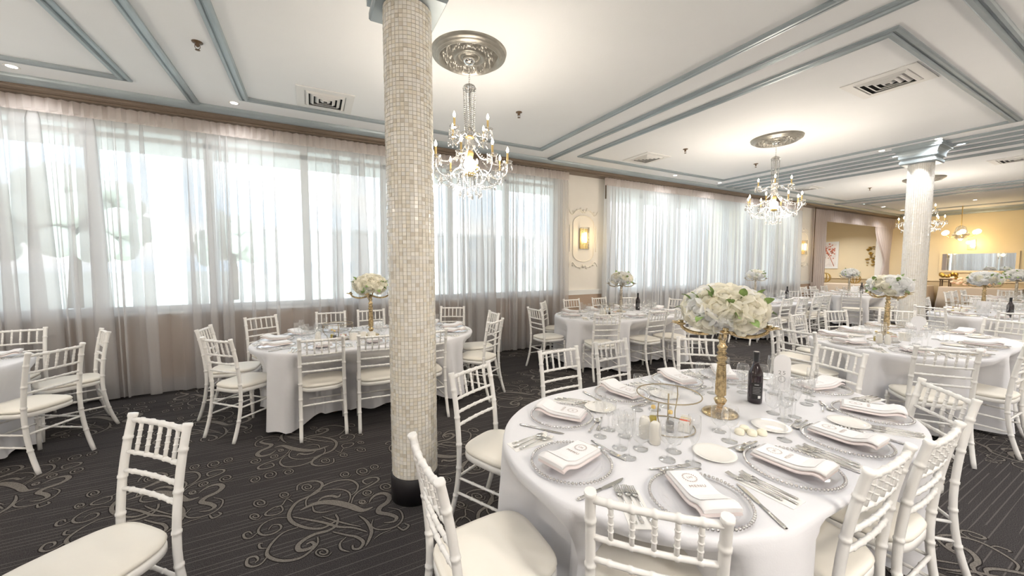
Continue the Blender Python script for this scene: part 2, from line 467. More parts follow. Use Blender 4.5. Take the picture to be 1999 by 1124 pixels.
# ------------------------------------------------------------------ floor and carpet pattern
floor = struct(MB().box(X0, X1, Y0, 8.7, -0.12, 0.0).build('floor', 'carpet'))
MOTIF = [
    ('l', 0.05, [(-0.102, 0.228), (-0.021, 0.259), (0.05, 0.245), (0.122, 0.195), (0.19, 0.123), (0.256, 0.042), (0.322, 0.047)]),
    ('s', 0.022, [(-0.122, 0.483), (-0.118, 0.549), (-0.067, 0.567), (-0.001, 0.544), (0.034, 0.482), (0.004, 0.396), (-0.058, 0.364), (-0.117, 0.334), (-0.149, 0.269), (-0.157, 0.196), (-0.132, 0.12), (-0.081, 0.053), (-0.022, 0.002), (0.032, -0.017), (0.083, 0.006), (0.112, 0.021), (0.101, 0.081)]),
    ('s', 0.016, [(-0.063, 0.258), (-0.064, 0.33), (-0.021, 0.396), (0.056, 0.463), (0.137, 0.477), (0.216, 0.442), (0.256, 0.357), (0.242, 0.282), (0.207, 0.249)]),
    ('s', 0.012, [(-0.009, 0.389), (0.067, 0.389), (0.143, 0.355), (0.191, 0.296), (0.199, 0.228), (0.181, 0.164)]),
    ('s', 0.016, [(0.199, 0.154), (0.217, 0.218), (0.261, 0.272), (0.332, 0.302), (0.393, 0.341), (0.392, 0.386), (0.338, 0.407), (0.294, 0.387), (0.315, 0.332), (0.358, 0.345)]),
    ('l', 0.034, [(0.3, 0.1), (0.325, 0.148), (0.362, 0.173), (0.407, 0.162), (0.432, 0.11), (0.409, 0.054), (0.359, 0.022), (0.345, -0.027), (0.399, -0.078), (0.433, -0.129), (0.41, -0.158), (0.352, -0.14)]),
    ('s', 0.018, [(-0.103, 0.057), (-0.17, 0.052), (-0.213, 0.01), (-0.242, -0.053), (-0.242, -0.111), (-0.195, -0.172), (-0.137, -0.207), (-0.08, -0.213), (-0.032, -0.182), (-0.001, -0.138), (-0.001, -0.085)]),
    ('s', 0.026, [(0.113, 0.032), (0.098, -0.032), (0.053, -0.057), (-0.011, -0.052), (-0.063, -0.07), (-0.098, -0.105), (-0.091, -0.15), (-0.052, -0.163), (-0.017, -0.148), (-0.032, -0.113), (-0.057, -0.119)]),
    ('s', 0.018, [(-0.134, 0.179), (-0.055, 0.11), (0.034, 0.032), (0.108, -0.048), (0.189, -0.101), (0.255, -0.174)]),
    ('s', 0.018, [(0.079, -0.081), (0.146, -0.145), (0.197, -0.19), (0.227, -0.251), (0.204, -0.291), (0.173, -0.279), (0.171, -0.247)]),
    ('l', 0.02, [(0.228, 0.002), (0.266, -0.081), (0.28, -0.178), (0.257, -0.249), (0.233, -0.293)]),
    ('s', 0.012, [(0.145, -0.163), (0.111, -0.198), (0.113, -0.251), (0.151, -0.292)]),
    ('s', 0.014, [(-0.241, -0.12), (-0.264, -0.162), (-0.299, -0.166), (-0.33, -0.135), (-0.331, -0.088), (-0.299, -0.089), (-0.282, -0.122), (-0.294, -0.139)]),
    ('s', 0.013, [(-0.168, 0.191), (-0.234, 0.216), (-0.29, 0.194), (-0.31, 0.136), (-0.284, 0.084), (-0.233, 0.066), (-0.194, 0.093), (-0.202, 0.137), (-0.24, 0.152), (-0.257, 0.117)]),
    ('s', 0.012, [(-0.313, 0.118), (-0.339, 0.086), (-0.37, 0.102), (-0.38, 0.145), (-0.356, 0.151), (-0.338, 0.12)]),
    ('s', 0.012, [(-0.141, 0.347), (-0.179, 0.404), (-0.204, 0.345), (-0.244, 0.343), (-0.285, 0.308), (-0.282, 0.274), (-0.226, 0.255), (-0.195, 0.282), (-0.209, 0.336), (-0.237, 0.328)]),
    ('s', 0.012, [(0.302, -0.079), (0.287, -0.143), (0.332, -0.196), (0.412, -0.209), (0.465, -0.156), (0.464, -0.068), (0.405, -0.008)]),
    ('s', 0.014, [(0.423, -0.215), (0.449, -0.261), (0.484, -0.238), (0.466, -0.208)]),
    ('l', 0.024, [(0.003, 0.277), (0.034, 0.309), (0.083, 0.302), (0.125, 0.267), (0.143, 0.298)]),
    ('s', 0.012, [(-0.027, 0.239), (-0.016, 0.176), (0.03, 0.14), (0.088, 0.132)]),
    ('s', 0.012, [(0.029, 0.097), (0.057, 0.061), (0.111, 0.001), (0.175, -0.063), (0.228, -0.111)]),
    ('s', 0.008, [(0.284, -0.255), (0.326, -0.231), (0.385, -0.225)]),
    ('s', 0.012, [(-0.252, -0.048), (-0.282, -0.032), (-0.291, 0.007), (-0.272, 0.005)]),
    ('s', 0.01, [(-0.284, 0.411), (-0.301, 0.382), (-0.339, 0.398), (-0.366, 0.441), (-0.362, 0.477), (-0.335, 0.475), (-0.31, 0.444), (-0.306, 0.415), (-0.322, 0.409), (-0.34, 0.424), (-0.347, 0.445), (-0.34, 0.453), (-0.33, 0.446)]),
    ('s', 0.01, [(-0.155, 0.441), (-0.171, 0.416), (-0.203, 0.43), (-0.223, 0.468), (-0.219, 0.496), (-0.196, 0.494), (-0.176, 0.469), (-0.174, 0.445), (-0.187, 0.439), (-0.203, 0.453), (-0.207, 0.469), (-0.201, 0.476), (-0.193, 0.47)]),
    ('s', 0.01, [(-0.307, 0.276), (-0.32, 0.255), (-0.349, 0.268), (-0.369, 0.301), (-0.367, 0.325), (-0.346, 0.323), (-0.328, 0.301), (-0.324, 0.28), (-0.336, 0.276), (-0.35, 0.288), (-0.355, 0.302), (-0.35, 0.308), (-0.342, 0.302)]),
    ('s', 0.01, [(-0.016, 0.467), (-0.036, 0.438), (-0.071, 0.454), (-0.092, 0.495), (-0.086, 0.528), (-0.06, 0.526), (-0.038, 0.498), (-0.038, 0.47), (-0.053, 0.464), (-0.07, 0.479), (-0.074, 0.498), (-0.067, 0.506), (-0.057, 0.5)]),
    ('s', 0.01, [(0.229, 0.518), (0.208, 0.491), (0.175, 0.505), (0.156, 0.545), (0.166, 0.575), (0.191, 0.574), (0.21, 0.549), (0.208, 0.521), (0.193, 0.515), (0.177, 0.529), (0.175, 0.547), (0.183, 0.555), (0.191, 0.549)]),
    ('s', 0.01, [(0.361, 0.495), (0.332, 0.46), (0.289, 0.479), (0.267, 0.529), (0.28, 0.568), (0.313, 0.567), (0.337, 0.533), (0.334, 0.498), (0.313, 0.49), (0.293, 0.509), (0.291, 0.532), (0.301, 0.543), (0.313, 0.535)]),
    ('s', 0.01, [(0.44, 0.521), (0.416, 0.494), (0.383, 0.509), (0.368, 0.548), (0.379, 0.577), (0.404, 0.577), (0.421, 0.551), (0.419, 0.524), (0.402, 0.518), (0.388, 0.532), (0.386, 0.55), (0.395, 0.557), (0.403, 0.552)]),
    ('s', 0.01, [(0.48, 0.21), (0.452, 0.182), (0.412, 0.2), (0.394, 0.242), (0.408, 0.275), (0.439, 0.272), (0.459, 0.242), (0.455, 0.215), (0.435, 0.209), (0.418, 0.225), (0.417, 0.243), (0.427, 0.252), (0.437, 0.245)]),
    ('s', 0.01, [(0.065, -0.25), (0.045, -0.269), (0.011, -0.253), (-0.01, -0.219), (-0.002, -0.197), (0.023, -0.2), (0.043, -0.224), (0.044, -0.245), (0.028, -0.248), (0.012, -0.234), (0.008, -0.22), (0.016, -0.215), (0.025, -0.221)]),
    ('s', 0.01, [(0.346, 0.201), (0.325, 0.179), (0.294, 0.192), (0.278, 0.226), (0.288, 0.251), (0.312, 0.249), (0.328, 0.227), (0.326, 0.205), (0.311, 0.2), (0.297, 0.212), (0.295, 0.228), (0.303, 0.234), (0.311, 0.228)]),
    ('s', 0.01, [(0.292, 0.117), (0.278, 0.103), (0.256, 0.112), (0.245, 0.135), (0.251, 0.152), (0.268, 0.15), (0.279, 0.134), (0.278, 0.119), (0.268, 0.116), (0.258, 0.125), (0.257, 0.135), (0.262, 0.14), (0.267, 0.136)]),
]


def catmull(P, per=5):
    out = []
    n = len(P)
    for i in range(n - 1):
        p0, p1, p2, p3 = P[max(i - 1, 0)], P[i], P[i + 1], P[min(i + 2, n - 1)]
        for k in range(per):
            t = k / per
            out.append(tuple(0.5 * (2 * p1[a] + (p2[a] - p0[a]) * t + (2 * p0[a] - 5 * p1[a] + 4 * p2[a] - p3[a]) * t * t + (3 * p1[a] - p0[a] - 3 * p2[a] + p3[a]) * t ** 3) for a in range(2)))
    out.append(P[-1])
    return out

def ribbon(mb, pts, w, kind, z, grow, mi):
    q = catmull(pts)
    n = len(q)
    v = []
    for i, p in enumerate(q):
        a, b = q[max(i - 1, 0)], q[min(i + 1, n - 1)]
        dx, dy = b[0] - a[0], b[1] - a[1]
        l = math.hypot(dx, dy) or 1
        t = i / (n - 1)
        prof = math.sin(PI * min(1, max(0, t))) ** 0.6 if kind == 'l' else (0.45 + 0.55 * math.sin(PI * t))
        ww = 0.5 * w * prof + grow
        v += [(p[0] - dy / l * ww, p[1] + dx / l * ww, z), (p[0] + dy / l * ww, p[1] - dx / l * ww, z)]
    mb.add(v, [(2 * i, 2 * i + 1, 2 * i + 3, 2 * i + 2) for i in range(n - 1)], False, mi)

mo = MB()
for k, w, P in MOTIF:
    ribbon(mo, P, w, k, 0.0006, 0.006, 0)
for i, (k, w, P) in enumerate(MOTIF):
    ribbon(mo, P, w, k, 0.0012 + i * 0.00002, 0.0, 1)
motif_mesh = mo.mesh('carpet_scroll', ['scroll_edge', 'scroll'])
for i in range(-4, 13):
    for j in range(-2, 4):
        x = -0.023 + i * 1.02
        y = 2.425 + j * 1.32 + (0.66 if i % 2 else 0.0)
        if y > 5.75 or y < -0.6:
            continue
        flip = PI if (i + j) % 3 == 1 and not (i == 0 and j == 0) else 0.0
        put('carpet_scroll', motif_mesh, floor, (x, y, 0), (0, 0, flip))

# ------------------------------------------------------------------ ceiling and walls
ceiling = struct(MB().box(X0, X1, Y0, 8.7, CEIL, CEIL + 0.15).build('ceiling', 'ceiling'))
WIN = [(-6.45, 4.18), (5.42, 12.80)]
SILL, HEAD = 1.0, 3.19
NICHE = (14.05, 19.45, 3.02)
wb = MB()
cuts = [X0, WIN[0][0], WIN[0][1], WIN[1][0], WIN[1][1], NICHE[0], NICHE[1], X1]
for a, b in ((X0, WIN[0][0]), (WIN[0][1], WIN[1][0]), (WIN[1][1], NICHE[0]), (NICHE[1], X1)):
    wb.box(a, b, WALL, WALL + 0.25, 0, 1.02, 1)
    wb.box(a, b, WALL, WALL + 0.25, 1.02, CEIL, 0)
for a, b in WIN:
    wb.box(a, b, WALL, WALL + 0.25, 0, SILL, 1)
    wb.box(a, b, WALL, WALL + 0.25, HEAD, CEIL, 0)
wb.box(NICHE[0], NICHE[1], WALL, WALL + 0.25, NICHE[2], CEIL, 0)
struct(wb.build('wall_front', ['wall', 'wall_low']))
struct(MB().box(X0 - 0.2, X0, Y0, WALL, 0, CEIL).build('wall_left', 'wall'))
struct(MB().box(X0, X1, Y0 - 0.2, Y0, 0, CEIL).build('wall_back', 'wall'))
wr = MB()
wr.box(X1, X1 + 0.2, Y0, 8.7, 1.0, CEIL, 0)
wr.box(X1, X1 + 0.2, Y0, 8.7, 0, 1.0, 1)
struct(wr.build('wall_right', ['wall_gold', 'dado_gold']))
wa = MB()
wa.box(13.0, X1, 8.7, 8.9, 0, CEIL)
wa.box(13.0, 13.2, WALL + 0.25, 8.7, 0, CEIL)
struct(wa.build('wall_alcove', 'wall_gold'))

struct(MB().box(X0, NICHE[0], WALL - 0.02, WALL, 0, 0.16).build('baseboard_front', 'skirting'))
struct(MB().box(X1 - 0.02, X1, Y0, 8.7, 0, 0.14).build('baseboard_right', 'skirting'))
for a, b in ((4.20, 5.40), (12.82, 14.03)):
    r = MB()
    r.box(a, b, WALL - 0.03, WALL, 1.00, 1.03); r.box(a, b, WALL - 0.045, WALL, 1.03, 1.055); r.box(a, b, WALL - 0.022, WALL, 0.955, 1.0)
    struct(r.build('trim_1' if a < 5 else 'trim_2', 'white_trim'))
r = MB(); r.box(X1 - 0.03, X1, Y0, 8.7, 0.96, 1.04)
struct(r.build('trim_3', 'wall_gold'))

# cornice along the window wall and the far wall
def extrude_x(mb, prof, x0, x1, mi=0):
    n = len(prof)
    v = [(x0, y, z) for y, z in prof] + [(x1, y, z) for y, z in prof]
    f = [(i, n + i, n + (i + 1) % n, (i + 1) % n) for i in range(n)] + [tuple(range(n)), tuple(reversed(range(n, 2 * n)))]
    mb.add(v, f, False, mi)

def extrude_y(mb, prof, y0, y1, mi=0):
    n = len(prof)
    v = [(x, y0, z) for x, z in prof] + [(x, y1, z) for x, z in prof]
    f = [(i, (i + 1) % n, n + (i + 1) % n, n + i) for i in range(n)] + [tuple(reversed(range(n))), tuple(range(n, 2 * n))]
    mb.add(v, f, False, mi)

up = [(5.67, CEIL), (5.672, 3.436)] + [(5.675 + 0.075 * (1 - math.cos(t * PI / 2 / 5)), 3.436 - 0.055 * math.sin(t * PI / 2 / 5)) for t in range(1, 6)] + [(WALL, 3.381), (WALL, CEIL)]
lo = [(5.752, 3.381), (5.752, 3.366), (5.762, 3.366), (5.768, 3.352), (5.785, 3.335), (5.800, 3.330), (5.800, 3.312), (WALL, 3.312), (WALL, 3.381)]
c = MB(); extrude_x(c, up, X0, X1)
struct(c.build('trim_4', 'trim'))
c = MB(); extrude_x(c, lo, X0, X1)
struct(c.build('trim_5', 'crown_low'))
c = MB()
extrude_y(c, [(X1, CEIL), (X1, 3.30), (X1 - 0.10, 3.30), (X1 - 0.12, 3.34), (X1 - 0.30, 3.40), (X1 - 0.32, CEIL)], Y0, WALL - 0.34)
struct(c.build('trim_6', 'trim'))

# ceiling mouldings: mitred frames and straight bars
PROF = [(0, 0), (0, -0.012), (0.010, -0.020), (0.030, -0.022), (0.040, -0.010), (0.052, -0.010), (0.060, -0.030), (0.086, -0.032), (0.100, -0.018), (0.100, 0)]
TN = [7]
def trim_name():
    TN[0] += 1
    return 'trim_%d' % (TN[0] - 1)

def frame(x0, x1, y0, y1):
    mb = MB()
    rg = [[(x0 + d, y0 + d, CEIL + z), (x1 - d, y0 + d, CEIL + z), (x1 - d, y1 - d, CEIL + z), (x0 + d, y1 - d, CEIL + z)] for d, z in PROF]
    mb.rings(rg, closed=True, cap=False, smooth=False)
    struct(mb.build(trim_name(), 'trim'))

def bar_y(x, y0, y1):
    mb = MB()
    extrude_y(mb, [(x - 0.05 + d, CEIL + z) for d, z in PROF], y0, y1)
    struct(mb.build(trim_name(), 'trim'))

def bar_x(y, x0, x1):
    mb = MB()
    extrude_x(mb, [(y - 0.05 + d, CEIL + z) for d, z in PROF], x0, x1)
    struct(mb.build(trim_name(), 'trim'))

PANELS = [(-5.68, -1.58), (-0.69, 3.41), (4.13, 8.22), (10.05, 14.10), (15.1, 18.7)]
for a, b in PANELS:
    frame(a, b, 1.27, 5.335)
    frame(a, b, -3.55, 0.52)
for x in (-1.16, 3.78, 8.60, 8.93, 9.27, 9.62, 14.45):
    bar_y(x, -3.9, 5.665)
bar_x(0.89, X0, X1)

# ------------------------------------------------------------------ windows
for wi, (a, b) in enumerate(WIN):
    w = struct(empty('window_%d' % (wi + 1), ((a + b) / 2, WALL, SILL)))
    ox = (a + b) / 2
    fr = MB()
    fr.box(a - ox, b - ox, 0.06, 0.16, 0.0, 0.06); fr.box(a - ox, b - ox, 0.06, 0.16, HEAD - SILL - 0.05, HEAD - SILL)
    fr.box(a - ox, a - ox + 0.06, 0.06, 0.16, 0, HEAD - SILL); fr.box(b - ox - 0.06, b - ox, 0.06, 0.16, 0, HEAD - SILL)
    fr.box(a - ox, b - ox, 0.05, 0.17, HEAD - SILL - 0.17, HEAD - SILL - 0.11)
    fr.build('window_frame', 'white_trim', w)
    MB().box(a - ox, b - ox, -0.05, 0.06, -0.035, 0.0).build('window_sill', 'white_trim', w)
    n = max(1, round((b - a) / 1.065))
    xs = [a + (b - a) * k / n for k in range(n + 1)]
    for k in range(1, n):
        MB().box(xs[k] - ox - 0.045, xs[k] - ox + 0.045, 0.05, 0.17, 0.05, HEAD - SILL - 0.04).build('mullion', 'white_trim', w)
    for k in range(n):
        MB().box(xs[k] - ox + 0.03, xs[k + 1] - ox - 0.03, 0.11, 0.114, 0.03, HEAD - SILL - 0.03).build('pane', 'pane', w)

# ------------------------------------------------------------------ sheer curtains with gathered heading
def curtain(name, x0, x1, mat, label, seed, pitch=0.115, z0=0.03, z1=3.30, depth=0.062, yc=5.872, group='sheer curtains along the window wall'):
    rnd = random.Random(seed)
    us = []; u = x0; ph = 0.0
    # a list of folds of uneven width; each fold is an omega loop that overlaps its neighbours
    folds = []
    while u < x1:
        wdt = pitch * rnd.choice((0.45, 0.6, 0.8, 1.1, 1.5, 2.1))
        folds.append((u, wdt, rnd.uniform(0.5, 1.25), rnd.uniform(-0.9, 0.9), rnd.choice((0.3, 0.8, 1.3, 1.8, 2.3))))
        u += wdt
    zs = [z0, 0.5, 1.0, 1.6, 2.2, 2.7, z1 - 0.32, z1 - 0.22, z1 - 0.12, z1 - 0.05, z1]
    per = 14
    rows = []
    for z in zs:
        t = (z1 - z) / (z1 - z0)
        row = []
        for (fu, fw, amp, lean, ov) in folds:
            for k in range(per):
                a = k / per
                grow = min(1.0, 0.28 + 1.1 * t)
                if z > z1 - 0.15:
                    grow = 0.16
                x = fu + fw * (a + ov * (0.35 + 0.65 * grow) * 0.24 * math.sin(4 * PI * a)) + lean * 0.035 * t
                y = yc + depth * amp * grow * math.sin(2 * PI * a)
                row.append((min(max(x, x0), x1), y, z))
        rows.append(row)
    mb = MB()
    mb.rings(rows, closed=False, cap=False)
    o = mb.build(name, mat)
    tag(o, label, 'curtain', group)
    # gathered tape of the heading: a slightly thicker strip across the top with the folds pinched flat
    hb = MB()
    hrow = []
    rnd2 = random.Random(seed + 5)
    z_a, z_b = z1 - 0.145, z1 + 0.005
    for z, k in ((z_a, 0.4), (z_a + 0.03, 0.8), (z1 - 0.05, 1.0), (z_b, 1.0)):
        row = []
        x = x0; s = 1
        r3 = random.Random(seed + 9)
        while x < x1:
            row.append((x, yc - 0.030 + s * 0.022 * k * r3.uniform(0.3, 1.2), z))
            x += r3.uniform(0.022, 0.06); s = -s
        hrow.append(row)
    hb.rings(hrow, closed=False, cap=False, smooth=False)
    hb.build('gathered_heading', 'sheer_head', o)
    return o
M['sheer_head'] = sheer_mat('sheer_heading', (0.80, 0.72, 0.68), 0.25, 4)
curtain('sheer_curtain', -6.7, 4.33, 'sheer', 'long blush sheer curtain behind the black-based mosaic column', 3, pitch=0.13)
curtain('sheer_curtain', 5.24, 12.95, 'sheer2', 'bluish white sheer curtain between the two wall sconces', 8, pitch=0.115)

# ------------------------------------------------------------------ mosaic columns
def make_column(name, x, y, label, seed, pale=0.0):
    rnd = random.Random(seed)
    root = empty(name, (x, y, 0))
    tag(root, label, 'column')
    Rc = 0.147
    MB().lathe([(Rc, 0.16), (Rc, 3.22)], 40, cap=False).build('shaft', 'grout', root)
    MB().lathe([(0.158, 0.0), (0.158, 0.165), (0.15, 0.172), (0.146, 0.172)], 40).build('base_band', 'black', root)
    # mosaic tiles: small square pieces set proud of the grout, colour per piece
    nt = 38
    ht = 0.0245
    rows = int((3.21 - 0.175) / ht)
    mb = MB(); cols = []
    pal = [(0.72, 0.67, 0.57), (0.70, 0.64, 0.53), (0.75, 0.71, 0.63), (0.71, 0.68, 0.62), (0.66, 0.59, 0.46), (0.76, 0.72, 0.65), (0.69, 0.66, 0.60), (0.72, 0.66, 0.54)]
    for r in range(rows):
        z0 = 0.176 + r * ht
        off = rnd.uniform(0, 1) if r % 9 == 0 else 0
        for k in range(nt):
            a0 = 2 * PI * (k + off * 0.0 + 0.06) / nt; a1 = 2 * PI * (k + 0.94) / nt
            rr = Rc + 0.0035 + rnd.uniform(-0.0006, 0.0008)
            tilt = rnd.uniform(-0.0009, 0.0009); t2 = rnd.uniform(-0.0007, 0.0007)
            v = []
            for aa, zz, s, q in ((a0, z0 + 0.0012, -1, -1), (a1, z0 + 0.0012, 1, -1), (a1, z0 + ht - 0.0012, 1, 1), (a0, z0 + ht - 0.0012, -1, 1)):
                v.append(((rr + tilt * s + t2 * q) * math.cos(aa), (rr + tilt * s + t2 * q) * math.sin(aa), zz))
            for aa, zz in ((a0, z0 + 0.0012), (a1, z0 + 0.0012), (a1, z0 + ht - 0.0012), (a0, z0 + ht - 0.0012)):
                v.append((Rc * math.cos(aa), Rc * math.sin(aa), zz))
            mb.add(v, [(0, 1, 2, 3), (0, 4, 5, 1), (1, 5, 6, 2), (2, 6, 7, 3), (3, 7, 4, 0)], False)
            cc = pal[rnd.randrange(len(pal))]
            if rnd.random() < 0.06:
                cc = (0.52, 0.45, 0.34)
            g = rnd.uniform(1.02, 1.2)
            cc = tuple(q + (w - q) * pale for q, w in zip(cc, (0.74, 0.73, 0.71)))
            g = g + (1.1 - g) * pale
            cols += [(cc[0] * g, cc[1] * g, cc[2] * g, 1)] * 5
    me = mb.mesh('mosaic_tiles', 'tile')
    at = me.attributes.new('tile_color', 'FLOAT_COLOR', 'FACE')
    at.data.foreach_set('color', [c for q in cols for c in q])
    t = put('mosaic_tiles', me, root)
    t['kind'] = 'stuff'
    # square stepped capital
    cap = MB()
    steps = [(0.165, 3.165), (0.195, 3.165), (0.205, 3.18), (0.205, 3.215), (0.19, 3.225), (0.19, 3.25), (0.215, 3.262), (0.215, 3.30), (0.222, 3.33), (0.236, 3.36), (0.262, 3.385), (0.268, 3.385), (0.268, 3.41), (0.28, 3.41), (0.28, CEIL)]
    cap.rings([[(-h, -h, z), (h, -h, z), (h, h, z), (-h, h, z)] for h, z in steps], smooth=False)
    cap.build('capital', 'trim', root)
    return root
make_column('mosaic_column', 0.577, 2.500, 'round column clad in cream mosaic tiles, black band round its foot', 21, 0.3)
make_column('mosaic_column', 8.68, 2.30, 'white mosaic column with square silver capital behind the white flower tables', 22, 0.72)

# ------------------------------------------------------------------ ceiling fittings
def rosette_mesh():
    R = 0.335; na, nr = 120, 40
    mb = MB(); rg = []
    for i in range(nr + 1):
        r = R * i / nr
        row = []
        t = i / nr
        for k in range(na):
            a = 2 * PI * k / na
            h = 0.012
            if t > 0.78:
                h = 0.030 * (1 - (t - 0.78) / 0.22) + 0.010 * math.sin((t - 0.78) / 0.22 * PI * 3) ** 2 + 0.006
            elif t > 0.44:
                s = (t - 0.44) / 0.34
                lobe = 0.5 + 0.5 * math.cos(12 * a + 2.2 * math.sin(6 * s))
                h = 0.006 + 0.044 * math.sin(PI * s) ** 0.7 * (0.35 + 0.65 * lobe) * (0.75 + 0.25 * math.cos(36 * a + 9 * s))
            elif t > 0.30:
                h = 0.022 + 0.012 * math.sin((t - 0.30) / 0.14 * PI)
            elif t > 0.2:
                h = 0.014 + 0.008 * (0.5 + 0.5 * math.cos(40 * a))
            else:
                h = 0.026 + 0.012 * math.cos(t / 0.2 * PI / 2)
            if i == nr:
                h = 0.0
            row.append((r * math.cos(a), r * math.sin(a), -h * 1.5))
        rg.append(row)
    mb.rings(rg, cap=False)
    return mb.mesh('rosette', 'rosette')
ROSE = rosette_mesh()

def bead_chain(mb, p, q, sag, n, r, mi=0):
    p, q = Vector(p), Vector(q)
    for i in range(n + 1):
        t = i / n
        c = p.lerp(q, t); c.z -= sag * 4 * t * (1 - t)
        mb.ball(c, r, 5, 3, mi=mi, smooth=False)

def drop(mb, c, s, T=None):
    mb.lathe([(0.0006, 0.0), (0.30 * s, -0.25 * s), (0.42 * s, -0.9 * s), (0.30 * s, -1.35 * s), (0.0006, -1.7 * s)], 6, c, False, smooth=False, T=T)

def make_chandelier():
    """Two-tier candle chandelier; local origin at the ceiling."""
    root = empty('crystal_chandelier')
    MB().lathe([(0.001, -0.075), (0.03, -0.072), (0.052, -0.055), (0.056, -0.035), (0.05, -0.02)], 20).build('canopy', 'chrome', root)
    ch = MB()
    for k in range(9):
        z = -0.075 - 0.018 * k
        a = PI / 2 if k % 2 else 0
        pts = [(0.007 * math.cos(t) * math.cos(a), 0.007 * math.cos(t) * math.sin(a), z - 0.011 + 0.013 * math.sin(t)) for t in [2 * PI * i / 8 for i in range(8)]]
        ch.tube(pts, 0.0016, 4, loop=True)
    ch.build('chain', 'chrome', root)
    MB().tube([(0, 0, -0.235), (0, 0, -1.02)], 0.006, 8).build('stem', 'chrome', root)
    cp = MB()
    cp.lathe([(0.012, -0.24), (0.05, -0.262), (0.062, -0.285), (0.05, -0.30), (0.02, -0.31)], 12, cap=False, smooth=False)
    cp.build('crown_dish', 'crystal', root)
    bd = MB()
    bd.lathe([(0.012, -0.62), (0.03, -0.64), (0.018, -0.68), (0.042, -0.74), (0.05, -0.79), (0.025, -0.84)], 12, cap=False, smooth=False)
    bd.lathe([(0.025, -0.90), (0.055, -0.925), (0.062, -0.96), (0.045, -1.0), (0.025, -1.03), (0.012, -1.05)], 12, cap=False, smooth=False)
    bd.build('glass_body', 'crystal', root)
    MB().lathe([(0.028, -0.835), (0.034, -0.845), (0.034, -0.865), (0.028, -0.905)], 16).build('gilt_collar', 'brass', root)
    MB().lathe([(0.02, -1.02), (0.048, -1.03), (0.048, -1.05), (0.02, -1.06)], 16).build('arm_hub', 'brass', root)
    MB().lathe([(0.02, -0.70), (0.04, -0.705), (0.04, -0.72), (0.02, -0.725)], 16).build('arm_hub', 'brass', root)
    arm_m, pan_m, can_m, bulb_m, dr_m = {}, None, None, None, None
    for tier, (R, zh, zp) in enumerate(((0.205, -0.715, -0.695), (0.345, -1.045, -0.955))):
        b = MB()
        if tier:
            pts = [(0.03, 0, zh), (0.09, 0, zh + 0.045), (0.15, 0, zh + 0.03), (0.21, 0, zh - 0.035), (0.27, 0, zh - 0.05), (0.32, 0, zh - 0.02), (R, 0, zh + 0.03), (R, 0, zp)]
        else:
            pts = [(0.03, 0, zh), (0.07, 0, zh + 0.03), (0.11, 0, zh + 0.015), (0.15, 0, zh - 0.025), (0.185, 0, zh - 0.02), (R, 0, zh), (R, 0, zp)]
        q = catmull([(p[0], p[2]) for p in pts], 4)
        b.tube([(x, 0, z) for x, z in q], 0.005, 7)
        arm_m[tier] = b.mesh('arm', 'chrome')
    pan_m = MB().lathe([(0.006, -0.004), (0.02, -0.002), (0.038, 0.006), (0.048, 0.018), (0.044, 0.022)], 12, cap=False, smooth=False).mesh('drip_pan', 'crystal')
    can_m = MB().lathe([(0.013, 0.0), (0.013, 0.008), (0.0095, 0.012), (0.0095, 0.085), (0.0075, 0.088)], 10).mesh('candle_sleeve', 'brass')
    bulb_m = MB().lathe([(0.004, 0.0), (0.010, 0.010), (0.0125, 0.022), (0.0095, 0.036), (0.004, 0.048), (0.001, 0.056)], 10, cap=False).mesh('bulb', 'bulb')
    d = MB()
    for k in range(5):
        a = 2 * PI * k / 5
        x, y = 0.042 * math.cos(a), 0.042 * math.sin(a)
        d.ball((x, y, 0.004), 0.005, 5, 3, smooth=False); d.ball((x, y, -0.010), 0.006, 5, 3, smooth=False)
        drop(d, (x, y, -0.018), 0.027)
    dr_m = d.mesh('crystal_drops', 'crystal')
    for tier, (n, R, zp, ph) in enumerate(((4, 0.205, -0.695, 0.5), (8, 0.345, -0.955, 0.2))):
        for k in range(n):
            a = 2 * PI * k / n + ph
            c = (R * math.cos(a), R * math.sin(a), zp)
            arm = put('arm', arm_m[tier], root, (0, 0, 0), (0, 0, a))
            put('drip_pan', pan_m, root, c)
            put('candle_sleeve', can_m, root, (c[0], c[1], zp + 0.006))
            put('bulb', bulb_m, root, (c[0], c[1], zp + 0.094))
            put('crystal_drops', dr_m, root, c)['kind'] = 'stuff'
    s = MB()
    for k in range(8):
        a = 2 * PI * k / 8 + 0.2
        bead_chain(s, (0.055 * math.cos(a), 0.055 * math.sin(a), -0.285), (0.04 * math.cos(a), 0.04 * math.sin(a), -0.70), -0.01, 24, 0.0075)
    for k in range(4):
        a = 2 * PI * k / 4 + 0.5
        bead_chain(s, (0.04 * math.cos(a), 0.04 * math.sin(a), -0.66), (0.19 * math.cos(a), 0.19 * math.sin(a), -0.68), 0.05, 12, 0.0075)
    s.build('bead_strands', 'crystal', root)['kind'] = 'stuff'
    s = MB()
    for k in range(8):
        a = 2 * PI * k / 8 + 0.2; a2 = a + 2 * PI / 8
        bead_chain(s, (0.05 * math.cos(a), 0.05 * math.sin(a), -0.80), (0.30 * math.cos(a), 0.30 * math.sin(a), -0.965), 0.05, 16, 0.0075)
        bead_chain(s, (0.30 * math.cos(a), 0.30 * math.sin(a), -1.08), (0.30 * math.cos(a2), 0.30 * math.sin(a2), -1.08), 0.03, 12, 0.007)
        bead_chain(s, (0.28 * math.cos(a), 0.28 * math.sin(a), -1.09), (0.12 * math.cos(a), 0.12 * math.sin(a), -1.15), 0.03, 9, 0.007)
    s.build('bead_swags', 'crystal', root)['kind'] = 'stuff'
    s = MB()
